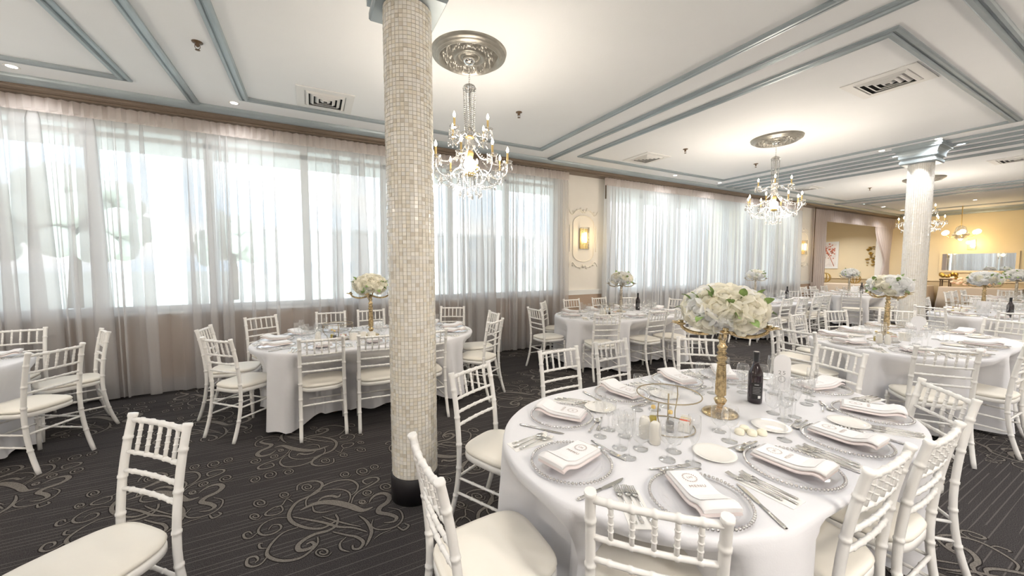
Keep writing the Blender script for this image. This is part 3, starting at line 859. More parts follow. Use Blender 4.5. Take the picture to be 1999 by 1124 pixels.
    for k in range(8):
        a = 2 * PI * k / 8 + 0.2
        bead_chain(s, (0.12 * math.cos(a), 0.12 * math.sin(a), -1.06), (0.10 * math.cos(a), 0.10 * math.sin(a), -1.20), 0, 8, 0.006)
        drop(s, (0.10 * math.cos(a), 0.10 * math.sin(a), -1.205), 0.032)
        drop(s, (0.29 * math.cos(a), 0.29 * math.sin(a), -1.10), 0.032)
    bead_chain(s, (0, 0, -1.05), (0, 0, -1.22), 0, 10, 0.008)
    s.ball((0, 0, -1.245), 0.022, 10, 7, smooth=False)
    s.build('pendant_crystals', 'crystal', root)['kind'] = 'stuff'
    return root
chand0 = make_chandelier()
def chandelier(x, y, label, first=False, power=None):
    o = chand0 if first else copy_tree(chand0)
    place(o, (x, y, CEIL - 0.02))
    tag(o, label, 'chandelier', 'crystal chandeliers of the hall')
    lamp('chandelier_light', 'POINT', (0, 0, -1.0), power or LAMP['chandelier'], (1.0, 0.90, 0.775), 0.22, o)
    r = put('ceiling_rosette', ROSE, None, (x, y, CEIL))
    tag(r, label.replace('crystal chandelier', 'round silver ceiling rosette'), 'ceiling rosette', 'ceiling rosettes over the chandeliers')
chandelier(1.29, 3.24, 'crystal chandelier beside the black-based mosaic column', True)
chandelier(6.187, 3.186, 'crystal chandelier in front of the second curtain')
chandelier(11.9, 3.1, 'crystal chandelier behind the column with the silver capital')
chandelier(-3.63, 3.24, 'crystal chandelier over the table at the end of the long curtain')  # out of view, put in for its light
for x in (-3.63, 1.29, 6.187, 12.0):  # chandelier copies out of view, added as fill light for the hall
    chandelier(x, -1.55, 'crystal chandelier over the side of the hall away from the windows', power=66.0)

def diffuser_mesh():
    mb = MB()
    h0, h1 = 0.29, 0.21
    mb.rings([[(-h, -h, z), (h, -h, z), (h, h, z), (-h, h, z)] for h, z in ((h0, 0.0), (h0, -0.008), (h1, -0.010), (h1, 0.0))], cap=False, smooth=False)
    return mb
dm = diffuser_mesh()
frame_me = dm.mesh('outer_plate', 'vent')
louvre_me = []
for k in range(4):
    h = 0.205 - 0.05 * k
    mb = MB()
    mb.rings([[(-a, -a, z), (a, -a, z), (a, a, z), (-a, a, z)] for a, z in ((h - 0.002, -0.001), (h - 0.028, -0.022), (h - 0.036, -0.022), (h - 0.012, -0.001))], cap=False, smooth=False, loop=True)
    louvre_me.append(mb.mesh('louvre', 'vent'))
core_me = MB().box(-0.205, 0.205, -0.205, 0.205, -0.0012, -0.0004).mesh('duct_opening', 'dark')
for (x, y, lab) in ((0.181, 4.914, 'square air diffuser above the long sheer curtain'), (5.305, 1.692, 'square air diffuser between the second chandelier and the aisle'), (5.299, 4.857, 'square air diffuser near the bluish white curtain'), (11.18, 1.764, 'square air diffuser beyond the silver capital'), (10.9, 4.9, 'square air diffuser near the far sconce')):
    v = tag(empty('air_diffuser', (x, y, CEIL)), lab, 'air vent', 'square ceiling air diffusers')
    put('outer_plate', frame_me, v); put('duct_opening', core_me, v)
    for lm in louvre_me:
        put('louvre', lm, v)

ring_me = MB().lathe([(0.036, -0.001), (0.052, -0.004), (0.056, -0.002), (0.056, 0.0)], 20, cap=False).mesh('trim_ring', 'vent')
disc_me = MB().lathe([(0.0005, -0.0035), (0.037, -0.0025)], 20, cap=False).mesh('lamp_face', 'down')
def downlight(x, y, label, power=None, group='recessed downlights'):
    o = tag(empty('recessed_downlight', (x, y, CEIL)), label, 'downlight', group)
    put('trim_ring', ring_me, o); put('lamp_face', disc_me, o)
    l = lamp('downlight_lamp', 'AREA', (0, 0, -0.02), power or LAMP['down'], (0.98, 0.985, 1.0), 0.09, o, spread=2.4)
for x in (-4.2, -2.479, -0.759, 6.853, 8.378, 10.2, 12.0):
    downlight(x, 5.49, 'recessed downlight between the cornice and the panel moulding', 4.0)
for x, y in ((8.35, 2.05), (8.95, 1.95), (8.95, 2.68), (8.4, 2.7)):
    downlight(x, y, 'recessed downlight beside the silver capital', 6.0)
for x, y in ((15.2, 5.2), (16.6, 5.2), (18.2, 5.2), (17.2, 3.4), (16.0, 6.9), (18.2, 7.2)):
    downlight(x, y, 'recessed downlight near the draped alcove', 34.0 if y > 6 else 18.0)
for x in (-4.2, -2.2, -0.4, 1.4, 3.2, 5.0, 6.8, 10.4, 12.6):  # added row out of view, fill light for the nearer tables
    downlight(x, 0.705, 'unseen recessed downlight added for fill beside the moulding bar over the aisle')
for x in (-4.2, -1.2, 2.0, 5.2, 8.2, 11.6):  # added row behind the camera, fill light towards the cloth fronts
    downlight(x, -3.9, 'unseen recessed downlight added for fill at the side of the hall away from the windows', 80.0)

spr = MB()
spr.lathe([(0.04, 0.0), (0.038, -0.006), (0.014, -0.010), (0.014, -0.03), (0.008, -0.04)], 14)
spr.tube([(0.016, 0, -0.02), (0.018, 0, -0.045), (0.004, 0, -0.062)], 0.0025, 5)
spr.tube([(-0.016, 0, -0.02), (-0.018, 0, -0.045), (-0.004, 0, -0.062)], 0.0025, 5)
spr.lathe([(0.001, -0.062), (0.018, -0.064), (0.018, -0.067), (0.001, -0.067)], 12)
spr_me = spr.mesh('sprinkler_head', 'dark_wood')
for x, y, lab in ((-0.811, 4.16, 'bronze sprinkler head beside a moulding bar'), (2.311, 4.158, 'bronze sprinkler head beside the rosette by the mosaic column'), (5.442, 4.176, 'bronze sprinkler head between air diffuser and second rosette'), (7.4, 4.15, 'bronze sprinkler head beyond the second chandelier'), (12.2, 4.1, 'bronze sprinkler head in the far ceiling panel')):
    tag(put('sprinkler_head', spr_me, None, (x, y, CEIL)), lab, 'sprinkler', 'ceiling sprinkler heads')

# ------------------------------------------------------------------ plaster cartouches and crystal sconces on the wall piers
def cartouche_and_sconce(x, lab):
    root = tag(empty('plaster_wall_frame', (x, WALL, 2.08)), 'ornamental plaster frame on the wall behind the %s' % lab, 'wall ornament')
    b = MB()
    arch = [(0.26 * math.cos(t), 0.30 + 0.16 * math.sin(t)) for t in [PI * i / 16 for i in range(17)]]
    low = [(-0.26 * math.cos(t), -0.30 - 0.16 * math.sin(t)) for t in [PI * i / 16 for i in range(17)]]
    b.tube([(px, -0.008, pz) for px, pz in arch + low], 0.011, 6, loop=True)
    b.build('oval_band', 'ornament', root)
    s = MB()
    for sx in (-1, 1):
        s.box(sx * 0.33 - 0.012, sx * 0.33 + 0.012, -0.016, 0, -0.26, 0.26)
    s.build('side_strip', 'ornament', root)
    for z, sg in ((0.52, 1), (-0.52, -1)):
        g = MB()
        for sx in (-1, 1):
            pts = [(sx * 0.02, -0.012, z), (sx * 0.10, -0.014, z + sg * 0.05), (sx * 0.20, -0.012, z + sg * 0.02), (sx * 0.27, -0.014, z - sg * 0.05), (sx * 0.33, -0.012, z - sg * 0.02), (sx * 0.36, -0.012, z + sg * 0.04)]
            q = catmull([(p[0], p[2]) for p in pts], 4)
            g.tube([(u, -0.011, w) for u, w in q], [0.013 - 0.006 * i / len(q) for i in range(len(q))], 6)
            for k in range(3):
                g.ball((sx * (0.08 + 0.09 * k), -0.008, z + sg * (0.07 - 0.03 * k)), 0.022, 8, 5)
        g.ball((0, -0.01, z + sg * 0.03), 0.035, 8, 5)
        g.build('scroll_crest', 'ornament', root)
    sc = tag(empty('wall_sconce', (x, WALL, 2.08)), lab, 'wall lamp', 'crystal wall sconces')
    MB().box(-0.10, 0.10, -0.03, -0.012, -0.20, 0.20).build('back_plate', 'brass', sc)
    MB().lathe([(0.02, -0.10), (0.028, -0.06), (0.028, 0.06), (0.02, 0.10)], 12, (0, -0.07, 0.02)).build('bulb', 'sconce_glow', sc)
    st = MB()
    for k in range(9):
        a = -0.5 * PI + PI * (k - 4) / 9
        cx, cz = 0.085 * math.cos(a + PI / 2) if False else 0.10 * math.sin(PI * (k - 4) / 9), -0.03 - 0.09 * math.cos(PI * (k - 4) / 9)
        for j in range(17):
            st.ball((cx, cz, 0.21 - 0.026 * j), 0.011, 6, 3, smooth=False)
    st.build('crystal_strands', 'crystal', sc)['kind'] = 'stuff'
    lamp('sconce_light', 'POINT', (0, -0.26, 0.02), LAMP['sconce'], (1.0, 0.74, 0.36), 0.06, sc)
cartouche_and_sconce(4.82, 'lit crystal wall sconce on the pier between the curtains')
cartouche_and_sconce(13.35, 'lit crystal wall sconce beside the draped alcove')

# black curtain cord brackets at the pier edge
for x, lab in ((5.27, 'thin dark curtain pull rod at the edge of the bluish white curtain'), (13.72, 'thin dark curtain pull rod beside the alcove drape')):
    o = MB().tube([(0, 0, 0), (0, 0, 2.3 if x > 10 else 0.42)], 0.012, 6).build('curtain_rod', 'dark_wood', None, (x, 5.86, 1.01 if x > 10 else 2.89))
    tag(o, lab, 'curtain rod')

# ------------------------------------------------------------------ draped alcove
def drape(name, x0, x1, z0, z1, y, label, gather=None):
    rows = []
    n = int((x1 - x0) / 0.02)
    for i in range(15):
        z = z1 + (z0 - z1) * i / 14
        row = []
        for k in range(n + 1):
            t = k / n
            w = 1.0
            if gather:
                g = math.exp(-((z - gather[1]) / 0.8) ** 2)
                w = 1 - 0.72 * g
            gx = gather[0] if gather else (x0 + x1) / 2
            row.append((gx + (x0 + (x1 - x0) * t - gx) * w, y + 0.035 * math.sin(2 * PI * t * (x1 - x0) / 0.13), z))
        rows.append(row)
    o = MB().rings(rows, closed=False, cap=False).build(name, 'drape')
    return tag(o, label, 'curtain', 'drapes of the alcove')
drape('alcove_drape', 13.75, 14.55, 0.03, 3.28, 5.90, 'taupe drape hanging straight at the sconce side of the alcove')
drape('alcove_drape', 18.2, 19.8, 0.03, 3.0, 5.90, 'taupe drape tied back at the corner side of the alcove', (19.5, 1.6))
drape('alcove_pelmet', 14.5, 19.85, 2.93, 3.29, 5.88, 'gathered taupe pelmet across the top of the alcove')

# things on the end wall of the alcove
p = tag(empty('framed_picture', (X1, 7.96, 1.96)), 'framed red blossom picture on the alcove wall', 'picture')
b = MB()
b.box(-0.03, 0, -0.34, 0.34, -0.58, -0.50); b.box(-0.03, 0, -0.34, 0.34, 0.50, 0.58); b.box(-0.03, 0, -0.34, -0.26, -0.5, 0.5); b.box(-0.03, 0, 0.26, 0.34, -0.5, 0.5)
b.build('picture_frame', 'white_trim', p)
MB().box(-0.012, -0.002, -0.26, 0.26, -0.5, 0.5).build('print', 'art_paper', p)
b = MB(); rn = random.Random(4)
b.tube([(-0.016, -0.2, -0.48), (-0.016, -0.05, -0.1), (-0.016, 0.05, 0.15), (-0.016, 0.2, 0.4)], 0.012, 5)
for k in range(60):
    b.ball((-0.016, rn.uniform(-0.22, 0.22), 0.15 + rn.gauss(0, 0.17)), rn.uniform(0.015, 0.04), 6, 3)
b.build('painted_blossom', 'blossom', p)
g = tag(empty('wall_sculpture', (X1, 6.55, 1.92)), 'gilded leaf wall sculpture near the tied drape', 'wall art')
b = MB(); rn = random.Random(6)
for k in range(34):
    t = rn.uniform(0, 1); y = -0.12 + 0.24 * t + rn.uniform(-0.05, 0.05); z = -0.4 + 0.75 * rn.random() ** 1.4
    if rn.random() < 0.9:
        b.ball((-0.02, y, z), rn.uniform(0.03, 0.065), 6, 4, sz=0.45)
b.build('gilt_leaves', 'gilt', g)

def cloth_box_table(name, cx, cy, hx, hy, h, label, mat='buffet_cloth', rz=0):
    root = tag(empty(name, (cx, cy, 0), rz), label, 'table', 'cloth covered side tables by the far wall')
    b = MB()
    rows = []
    n = 60
    for z, gr in ((h, 0.0), (h - 0.02, 0.004), (h * 0.55, 0.03), (0.02, 0.06)):
        row = []
        for k in range(n):
            t = 4 * k / n
            s = int(t); u = t - s
            P = [(-hx, -hy), (hx, -hy), (hx, hy), (-hx, hy), (-hx, -hy)]
            x = P[s][0] + (P[s + 1][0] - P[s][0]) * u; y = P[s][1] + (P[s + 1][1] - P[s][1]) * u
            o = gr * (0.6 + 0.6 * math.sin(k * 1.9))
            row.append((x * (1 + o / hx), y * (1 + o / hy), z))
        rows.append(row)
    b.rings(rows, cap=True)
    b.build('skirted_cloth', mat, root)
    return root
cloth_box_table('side_table', 19.45, 5.05, 0.38, 0.32, 0.80, 'small beige clothed table in the corner behind the column')
cloth_box_table('buffet_table', 19.35, 3.55, 0.42, 0.85, 0.80, 'long beige clothed buffet table under the mirror')
cloth_box_table('buffet_table', 19.2, 7.35, 0.40, 0.9, 0.78, 'clothed buffet table inside the draped alcove')

def ball_ornament(name, loc, r, mat, label, cat):
    root = tag(empty(name, loc), label, cat)
    b = MB()
    for k in range(5):
        a = PI * k / 5
        b.tube([(r * math.cos(t) * math.cos(a), r * math.cos(t) * math.sin(a), r + r * math.sin(t)) for t in [2 * PI * i / 16 for i in range(16)]], 0.012, 5, loop=True)
    b.build('wire_globe', mat, root)
    return root
ball_ornament('gilt_lantern', (19.2, 7.75, 0.80), 0.20, 'gilt', 'round gilt wire lantern beside the blossom picture', 'lantern')
ball_ornament('gilt_lantern', (19.2, 6.75, 0.80), 0.18, 'gilt', 'round gilt wire lantern under the gilded wall sculpture', 'lantern')
for y, lab in ((4.35, 'dark wooden stand of gilt flowers at the column end of the buffet table'), (4.95, 'dark wooden stand on the small corner table')):
    root = tag(empty('flower_stand', (19.4, y, 0.80)), lab, 'stand')
    b = MB()
    for sx in (-1, 1):
        for sy in (-1, 1):
            b.box(sx * 0.10 - 0.015, sx * 0.10 + 0.015, sy * 0.10 - 0.015, sy * 0.10 + 0.015, 0, 0.24)
    b.box(-0.13, 0.13, -0.13, 0.13, 0.22, 0.26)
    b.build('wooden_frame', 'dark_wood', root)
    if y < 4.5:
        f = MB(); rn = random.Random(3)
        for k in range(16):
            f.ball((rn.uniform(-0.1, 0.1), rn.uniform(-0.25, 0.15), 0.30 + rn.uniform(0, 0.14)), rn.uniform(0.04, 0.07), 7, 4)
        f.build('flowers', 'gilt', root)
rn = random.Random(9)
root = tag(empty('peach_flowers', (19.3, 3.75, 0.80)), 'low peach flower arrangement on the buffet table', 'flowers')
f = MB()
for k in range(40):
    f.ball((rn.uniform(-0.14, 0.14), rn.uniform(-0.45, 0.45), 0.08 + rn.uniform(0, 0.22)), rn.uniform(0.035, 0.065), 7, 4)
f.build('blooms', 'peach', root)

m = tag(empty('wall_mirror', (X1, 3.80, 1.64)), 'long framed mirror on the cream end wall', 'mirror')
b = MB()
hy, hz = 0.80, 0.29
b.box(-0.05, 0, -hy - 0.07, hy + 0.07, hz, hz + 0.07); b.box(-0.05, 0, -hy - 0.07, hy + 0.07, -hz - 0.07, -hz)
b.box(-0.05, 0, -hy - 0.07, -hy, -hz, hz); b.box(-0.05, 0, hy, hy + 0.07, -hz, hz)
b.build('mirror_frame', 'wall_gold', m)
MB().box(-0.03, -0.02, -hy, hy, -hz, hz).build('mirror_glass', 'mirror', m)
sc = tag(empty('wall_sconce', (X1, 3.95, 2.25)), 'bright crystal wall sconce above the long mirror', 'wall lamp', 'crystal wall sconces')
MB().box(-0.03, 0, -0.09, 0.09, -0.18, 0.18).build('back_plate', 'brass', sc)
b = MB()
for k in (-1, 1):
    b.ball((-0.10, k * 0.05, 0.06 * k), 0.06, 10, 7)
b.build('globe', 'globe', sc)
lamp('sconce_light', 'POINT', (-0.4, 0, 0.05), LAMP['sconce'] * 3, (1.0, 0.74, 0.36), 0.06, sc)

def globe_chandelier(x, y, z, label):
    root = tag(empty('globe_chandelier', (x, y, CEIL)), label, 'chandelier')
    d = z - CEIL
    MB().tube([(0, 0, 0), (0, 0, d + 0.25)], 0.012, 6).build('stem', 'brass', root)
    MB().lathe([(0.02, d + 0.28), (0.10, d + 0.22), (0.16, d + 0.02), (0.20, d - 0.02), (0.10, d - 0.16), (0.02, d - 0.22)], 14, cap=False, smooth=False).build('crystal_basket', 'crystal', root)
    for k in range(6):
        a = 2 * PI * k / 6 + 0.3
        MB().tube([(0.08 * math.cos(a), 0.08 * math.sin(a), d - 0.05), (0.25 * math.cos(a), 0.25 * math.sin(a), d - 0.10), (0.38 * math.cos(a), 0.38 * math.sin(a), d)], 0.010, 6).build('arm', 'brass', root)
        MB().ball((0.38 * math.cos(a), 0.38 * math.sin(a), d + 0.05), 0.075, 12, 8).build('globe', 'globe', root)
    lamp('chandelier_light', 'POINT', (0, 0, d - 0.35), 26, (1.0, 0.72, 0.36), 0.2, root)
globe_chandelier(18.6, 3.92, 2.55, 'globe chandelier hanging before the long mirror')

# ------------------------------------------------------------------ outside: lawn, trees and a low building seen through the voile
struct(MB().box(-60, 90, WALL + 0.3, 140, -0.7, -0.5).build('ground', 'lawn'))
def building(x0, x1, y, h, label, nwin, floors):
    root = tag(empty('distant_building', ((x0 + x1) / 2, y, -0.5)), label, 'building')
    hx = (x1 - x0) / 2
    MB().box(-hx, hx, 0, 8, 0, h).build('brick_walls', 'brick', root)
    MB().box(-hx - 0.2, hx + 0.2, -0.2, 8.2, h, h + 0.35).build('roof_edge', 'white_trim', root)
    for f in range(floors):
        for k in range(nwin):
            x = -hx + (k + 0.5) * 2 * hx / nwin
            z = 1.0 + f * 3.0
            w = MB().box(x - 0.7, x + 0.7, -0.06, 0.05, z, z + 1.4).build('window', 'white_trim', root)
            MB().box(x - 0.6, x + 0.6, -0.08, -0.05, z + 0.08, z + 1.32).build('pane', 'far_glass', w)
    MB().box(-hx * 0.2, -hx * 0.2 + 1.6, 2, 4, h + 0.3, h + 2.0).build('roof_vent', 'brick', root)
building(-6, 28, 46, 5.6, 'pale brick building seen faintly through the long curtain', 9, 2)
def tree(x, y, h, r, label, seed):
    rn = random.Random(seed)
    root = tag(empty('tree', (x, y, -0.5)), label, 'tree', 'trees outside the window')
    MB().tube([(0, 0, 0), (0.1, 0, h * 0.35), (0, 0.1, h * 0.7)], [0.28, 0.2, 0.08], 8).build('trunk', 'bark', root)
    b = MB()
    for k in range(60):
        a, e = rn.uniform(0, 2 * PI), rn.uniform(-0.6, 1.2)
        q = rn.uniform(0.4, 1.0)
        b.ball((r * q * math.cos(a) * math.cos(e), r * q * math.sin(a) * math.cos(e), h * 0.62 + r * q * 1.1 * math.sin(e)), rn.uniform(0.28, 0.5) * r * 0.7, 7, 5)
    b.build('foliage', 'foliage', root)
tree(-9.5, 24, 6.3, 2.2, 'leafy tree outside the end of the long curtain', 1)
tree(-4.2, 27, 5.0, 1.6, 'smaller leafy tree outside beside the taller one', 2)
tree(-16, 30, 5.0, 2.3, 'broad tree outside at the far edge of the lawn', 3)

# ------------------------------------------------------------------ chiavari chair
def knuckled(p, q, r, knots, n=8, steps=None):
    """tube with bamboo rings at the fractions in knots; returns points and radii"""
    p, q = Vector(p), Vector(q)
    ts = {0.0: r, 1.0: r}
    for k in knots:
        for d, g in ((-0.045, 1.0), (-0.020, 1.0), (-0.013, 1.25), (0.013, 1.25), (0.020, 1.0), (0.045, 1.0)):
            ts[min(1, max(0, k + d))] = r * g
    t = sorted(ts)
    return [p.lerp(q, x) for x in t], [ts[x] for x in t]

def seat_outline(grow, n=36):
    out = []
    for k in range(n):
        a = 2 * PI * k / n
        c, s = math.cos(a), math.sin(a)
        y = 0.005 + (0.212 + grow) * math.copysign(abs(s) ** 0.55, s)
        hw = (0.192 + 0.016 * (y / 0.21)) + grow
        out.append((hw * math.copysign(abs(c) ** 0.55, c), y))
    return out

def post_pt(s, z):
    if z < 0.44:
        t = z / 0.44
        y = -0.275 + 0.085 * (1 - (1 - t) ** 2)
    else:
        t = (z - 0.44) / 0.48
        y = -0.190 - 0.012 * t - 0.053 * t * t
    return Vector((s * (0.184 - 0.009 * min(1, z / 0.92)), y, z))

def make_chair():
    root = empty('chiavari_chair')
    rings_ = []
    for z, g in ((0.415, -0.012), (0.420, 0.0), (0.446, 0.0), (0.452, -0.006)):
        rings_.append([(x, y, z) for x, y in seat_outline(g)])
    MB().rings(rings_).build('seat_frame', 'chair', root)
    rings_ = []
    for z, g in ((0.4525, -0.012), (0.458, -0.003), (0.470, 0.001), (0.480, -0.006), (0.488, -0.03), (0.494, -0.08), (0.496, -0.14)):
        rings_.append([(x, y, z) for x, y in seat_outline(g)])
    MB().rings(rings_).build('cushion', 'cushion', root)
    for s in (-1, 1):
        zs = [0.0, 0.04, 0.10, 0.18, 0.26, 0.36, 0.42, 0.50, 0.58, 0.66, 0.74, 0.82, 0.88, 0.900]
        pts, rr = [], []
        for z in zs:
            base = 0.0155
            if z in (0.18, 0.36, 0.50, 0.66, 0.82):
                for d, g in ((-0.020, 1.0), (-0.0075, 1.0), (-0.005, 1.16), (0.005, 1.16), (0.0075, 1.0), (0.020, 1.0)):
                    pts.append(post_pt(s, z + d)); rr.append(base * g)
            else:
                pts.append(post_pt(s, z)); rr.append(base * (0.9 if z == 0 else 1.0))
        top = post_pt(s, 0.92)
        pts += [post_pt(s, 0.909), top]; rr += [0.0185, 0.0175]
        MB().tube(pts, rr, 10).build('back_post', 'chair', root)
        p, r = knuckled((s * 0.180, 0.178, 0.42), (s * 0.188, 0.190, 0.0), 0.0160, (0.12, 0.34, 0.62))
        r[-1] *= 0.85
        MB().tube(p, r, 10).build('front_leg', 'chair', root)
    def rail(z, r, knots, name, bow=0.012):
        a, b = post_pt(-1, z), post_pt(1, z)
        p, rr = knuckled(a, b, r, knots, 8)
        p = [v + Vector((0, -bow * (1 - (v.x / 0.18) ** 2), 0)) for v in p]
        MB().tube(p, rr, 8).build(name, 'chair', root)
    rail(0.893, 0.0115, (0.16, 0.33, 0.5, 0.67, 0.84), 'top_rail')
    for z in (0.762, 0.685, 0.610):
        rail(z, 0.0090, (0.16, 0.33, 0.5, 0.67, 0.84), 'back_rail')
    for k in range(5):
        f = (k + 1) / 6
        a = post_pt(-1, 0.765).lerp(post_pt(1, 0.765), f); b = post_pt(-1, 0.888).lerp(post_pt(1, 0.888), f)
        sh = Vector((0, -0.011 * (1 - ((f - 0.5) * 2) ** 2), 0))
        p, rr = knuckled(a + sh, b + sh, 0.0075, (0.28, 0.5, 0.72), 7)
        MB().tube(p, rr, 7).build('baluster', 'chair', root)
    for s in (-1, 1):
        for zf, zb in ((0.30, 0.295), (0.205, 0.20)):
            p, rr = knuckled((s * 0.183, 0.183, zf), post_pt(s, zb), 0.0078, (0.3, 0.5, 0.7), 7)
            MB().tube(p, rr, 7).build('stretcher', 'chair', root)
    for z in (0.33, 0.235):
        p, rr = knuckled((-0.182, 0.183, z), (0.182, 0.183, z), 0.0078, (0.3, 0.5, 0.7), 7)
        MB().tube(p, rr, 7).build('stretcher', 'chair', root)
    p, rr = knuckled(post_pt(-1, 0.30), post_pt(1, 0.30), 0.0085, (0.3, 0.5, 0.7), 7)
    MB().tube(p, rr, 7).build('stretcher', 'chair', root)
    return root
chair0 = make_chair()
chair_used = [False]
CH_TOP = -0.250
def chair(mx, my, facing, label, group):
    """mx, my: middle of the top rail; facing: direction the sitter looks, degrees"""
    o = copy_tree(chair0) if chair_used[0] else chair0
    chair_used[0] = True
    a = math.radians(facing)
    ox, oy = mx - math.cos(a) * CH_TOP, my - math.sin(a) * CH_TOP
    place(o, (ox, oy, 0), a - PI / 2)
    tag(o, label, 'chair', group)
    return (ox, oy, a)

# ------------------------------------------------------------------ oval tables with draped cloths
HS, RAD, TH = 0.50, 0.665, 0.76
def track(s, r=RAD, hs=HS):
    """point and outward normal on a racetrack outline, s in 0..1"""
    per = 4 * hs + 2 * PI * r
    d = (s % 1.0) * per
    if d < 2 * hs:
        return (-hs + d, -r), (0, -1)
    d -= 2 * hs
    if d < PI * r:
        a = -PI / 2 + d / r
        return (hs + r * math.cos(a), r * math.sin(a)), (math.cos(a), math.sin(a))
    d -= PI * r
    if d < 2 * hs:
        return (hs - d, r), (0, 1)
    d -= 2 * hs
    a = PI / 2 + d / r
    return (-hs + r * math.cos(a), r * math.sin(a)), (math.cos(a), math.sin(a))

def make_cloth(cx, cy, chairs, seed, ns=220):
    rn = random.Random(seed)
    ph = [rn.uniform(0, 2 * PI) for _ in range(4)]
    fr = [17, 26, 11, 37]
    push = []
    for i in range(ns):
        (px, py), (nx, ny) = track(i / ns)
        d = 0.0
        for (ox, oy, a) in chairs:
            ca, sa = math.cos(a - PI / 2), math.sin(a - PI / 2)
            dd = 0.0
            while dd < 0.62:
                wx, wy = cx + px + nx * (0.06 - dd) - ox, cy + py + ny * (0.06 - dd) - oy
                lx, ly = wx * ca + wy * sa, -wx * sa + wy * ca
                if abs(lx) < 0.245 and -0.34 < ly < 0.262:
                    dd += 0.02
                else:
                    break
            d = max(d, dd)
        push.append(d)
    sm = push[:]
    for _ in range(2):
        sm = [max(push[i], (sm[i - 1] + sm[i] + sm[(i + 1) % ns]) / 3) for i in range(ns)]
    levels = [(0.0, 0.0), (0.006, 0.006), (0.02, 0.012), (0.06, 0.016), (0.12, 0.02), (0.19, 0.024), (0.26, 0.03), (0.34, 0.036), (0.45, 0.044), (0.58, 0.054), (1.0, 0.066)]
    rows = []
    # flat top, from the middle outwards
    for f in (0.02, 0.35, 0.7, 0.9, 0.97):
        rows.append([(lambda q: (q[0][0] * f, q[0][1] * f, TH))(track(i / ns)) for i in range(ns)])
    for k, (dz, fl) in enumerate(levels):
        row = []
        for i in range(ns):
            (px, py), (nx, ny) = track(i / ns)
            u = 2 * PI * i / ns
            wave = 0.5 * math.sin(fr[0] * u + ph[0]) + 0.35 * math.sin(fr[1] * u + ph[1]) + 0.3 * math.sin(fr[2] * u + ph[2])
            hem = 0.035 + 0.085 * abs(math.sin(u + 0.2)) ** 2 * (0.5 + 0.5 * math.sin(3 * u + ph[3])) + 0.012 * math.sin(fr[1] * u)
            z = TH - dz if dz < 1.0 else hem
            t = min(1.0, (TH - z) / 0.72)
            amp = 0.048 * t ** 0.8
            o = fl + amp * wave
            p = sm[i] * min(1.0, max(0.0, (TH - 0.045 - z) / 0.20))
            row.append((px + nx * (o - p), py + ny * (o - p), z))
        rows.append(row)
    mb = MB()
    mb.rings(rows, cap=False)
    mb.add([(q[0], q[1], TH) for q in rows[0]], [tuple(range(ns))], True)
    return mb

def make_table_frame():
    root = empty('banquet_table')
    pl = [track(i / 40, RAD - 0.025)[0] for i in range(40)]
    MB().prism(pl, TH - 0.030, TH - 0.004).build('tabletop', 'dark_wood', root)
    for sx in (-1, 1):
        for sy in (-1, 1):
            MB().box(sx * 0.42 - 0.02, sx * 0.42 + 0.02, sy * 0.18 - 0.02, sy * 0.18 + 0.02, 0, TH - 0.03).build('leg', 'dark_wood', root)
    return root
table0 = make_table_frame(); table_used = [False]

# ------------------------------------------------------------------ tableware (built once, copied)
def make_charger():
    root = empty('charger_plate')
    MB().lathe([(0.001, 0.004), (0.100, 0.004), (0.118, 0.008), (0.152, 0.013), (0.156, 0.012)], 40, cap=False).build('glass_disc', 'charger', root)
    b = MB()
    for k in range(72):
        a = 2 * PI * k / 72
        b.ball((0.1605 * math.cos(a), 0.1605 * math.sin(a), 0.0125), 0.0062, 6, 4)
    b.build('beaded_rim', 'bead', root)['kind'] = 'stuff'
    return root

def make_napkin():
    """folded napkin, long axis along y, rolled fold at the chair end (negative y)"""
    root = empty('folded_napkin')
    def slab(w, h, zf, y0, y1, n=14):
        rg = []
        for i in range(n + 1):
            t = i / n
            y = y0 + (y1 - y0) * t
            z = zf(t)
            ww = w * (1 - 0.10 * t)
            rg.append([(-ww, y, z), (-ww * 0.96, y, z + h * 0.8), (-ww * 0.5, y, z + h), (ww * 0.5, y, z + h), (ww * 0.96, y, z + h * 0.8), (ww, y, z), (ww * 0.9, y, z - h * 0.1), (-ww * 0.9, y, z - h * 0.1)])
        return MB().rings(rg)
    slab(0.068, 0.010, lambda t: 0.014 + 0.020 * math.exp(-((t - 0.10) / 0.16) ** 2), -0.125, 0.125).build('under_fold', 'napkin_pink', root)
    slab(0.064, 0.012, lambda t: 0.026 + 0.024 * math.exp(-((t - 0.10) / 0.18) ** 2), -0.13, 0.12).build('upper_fold', 'napkin', root)
    return root

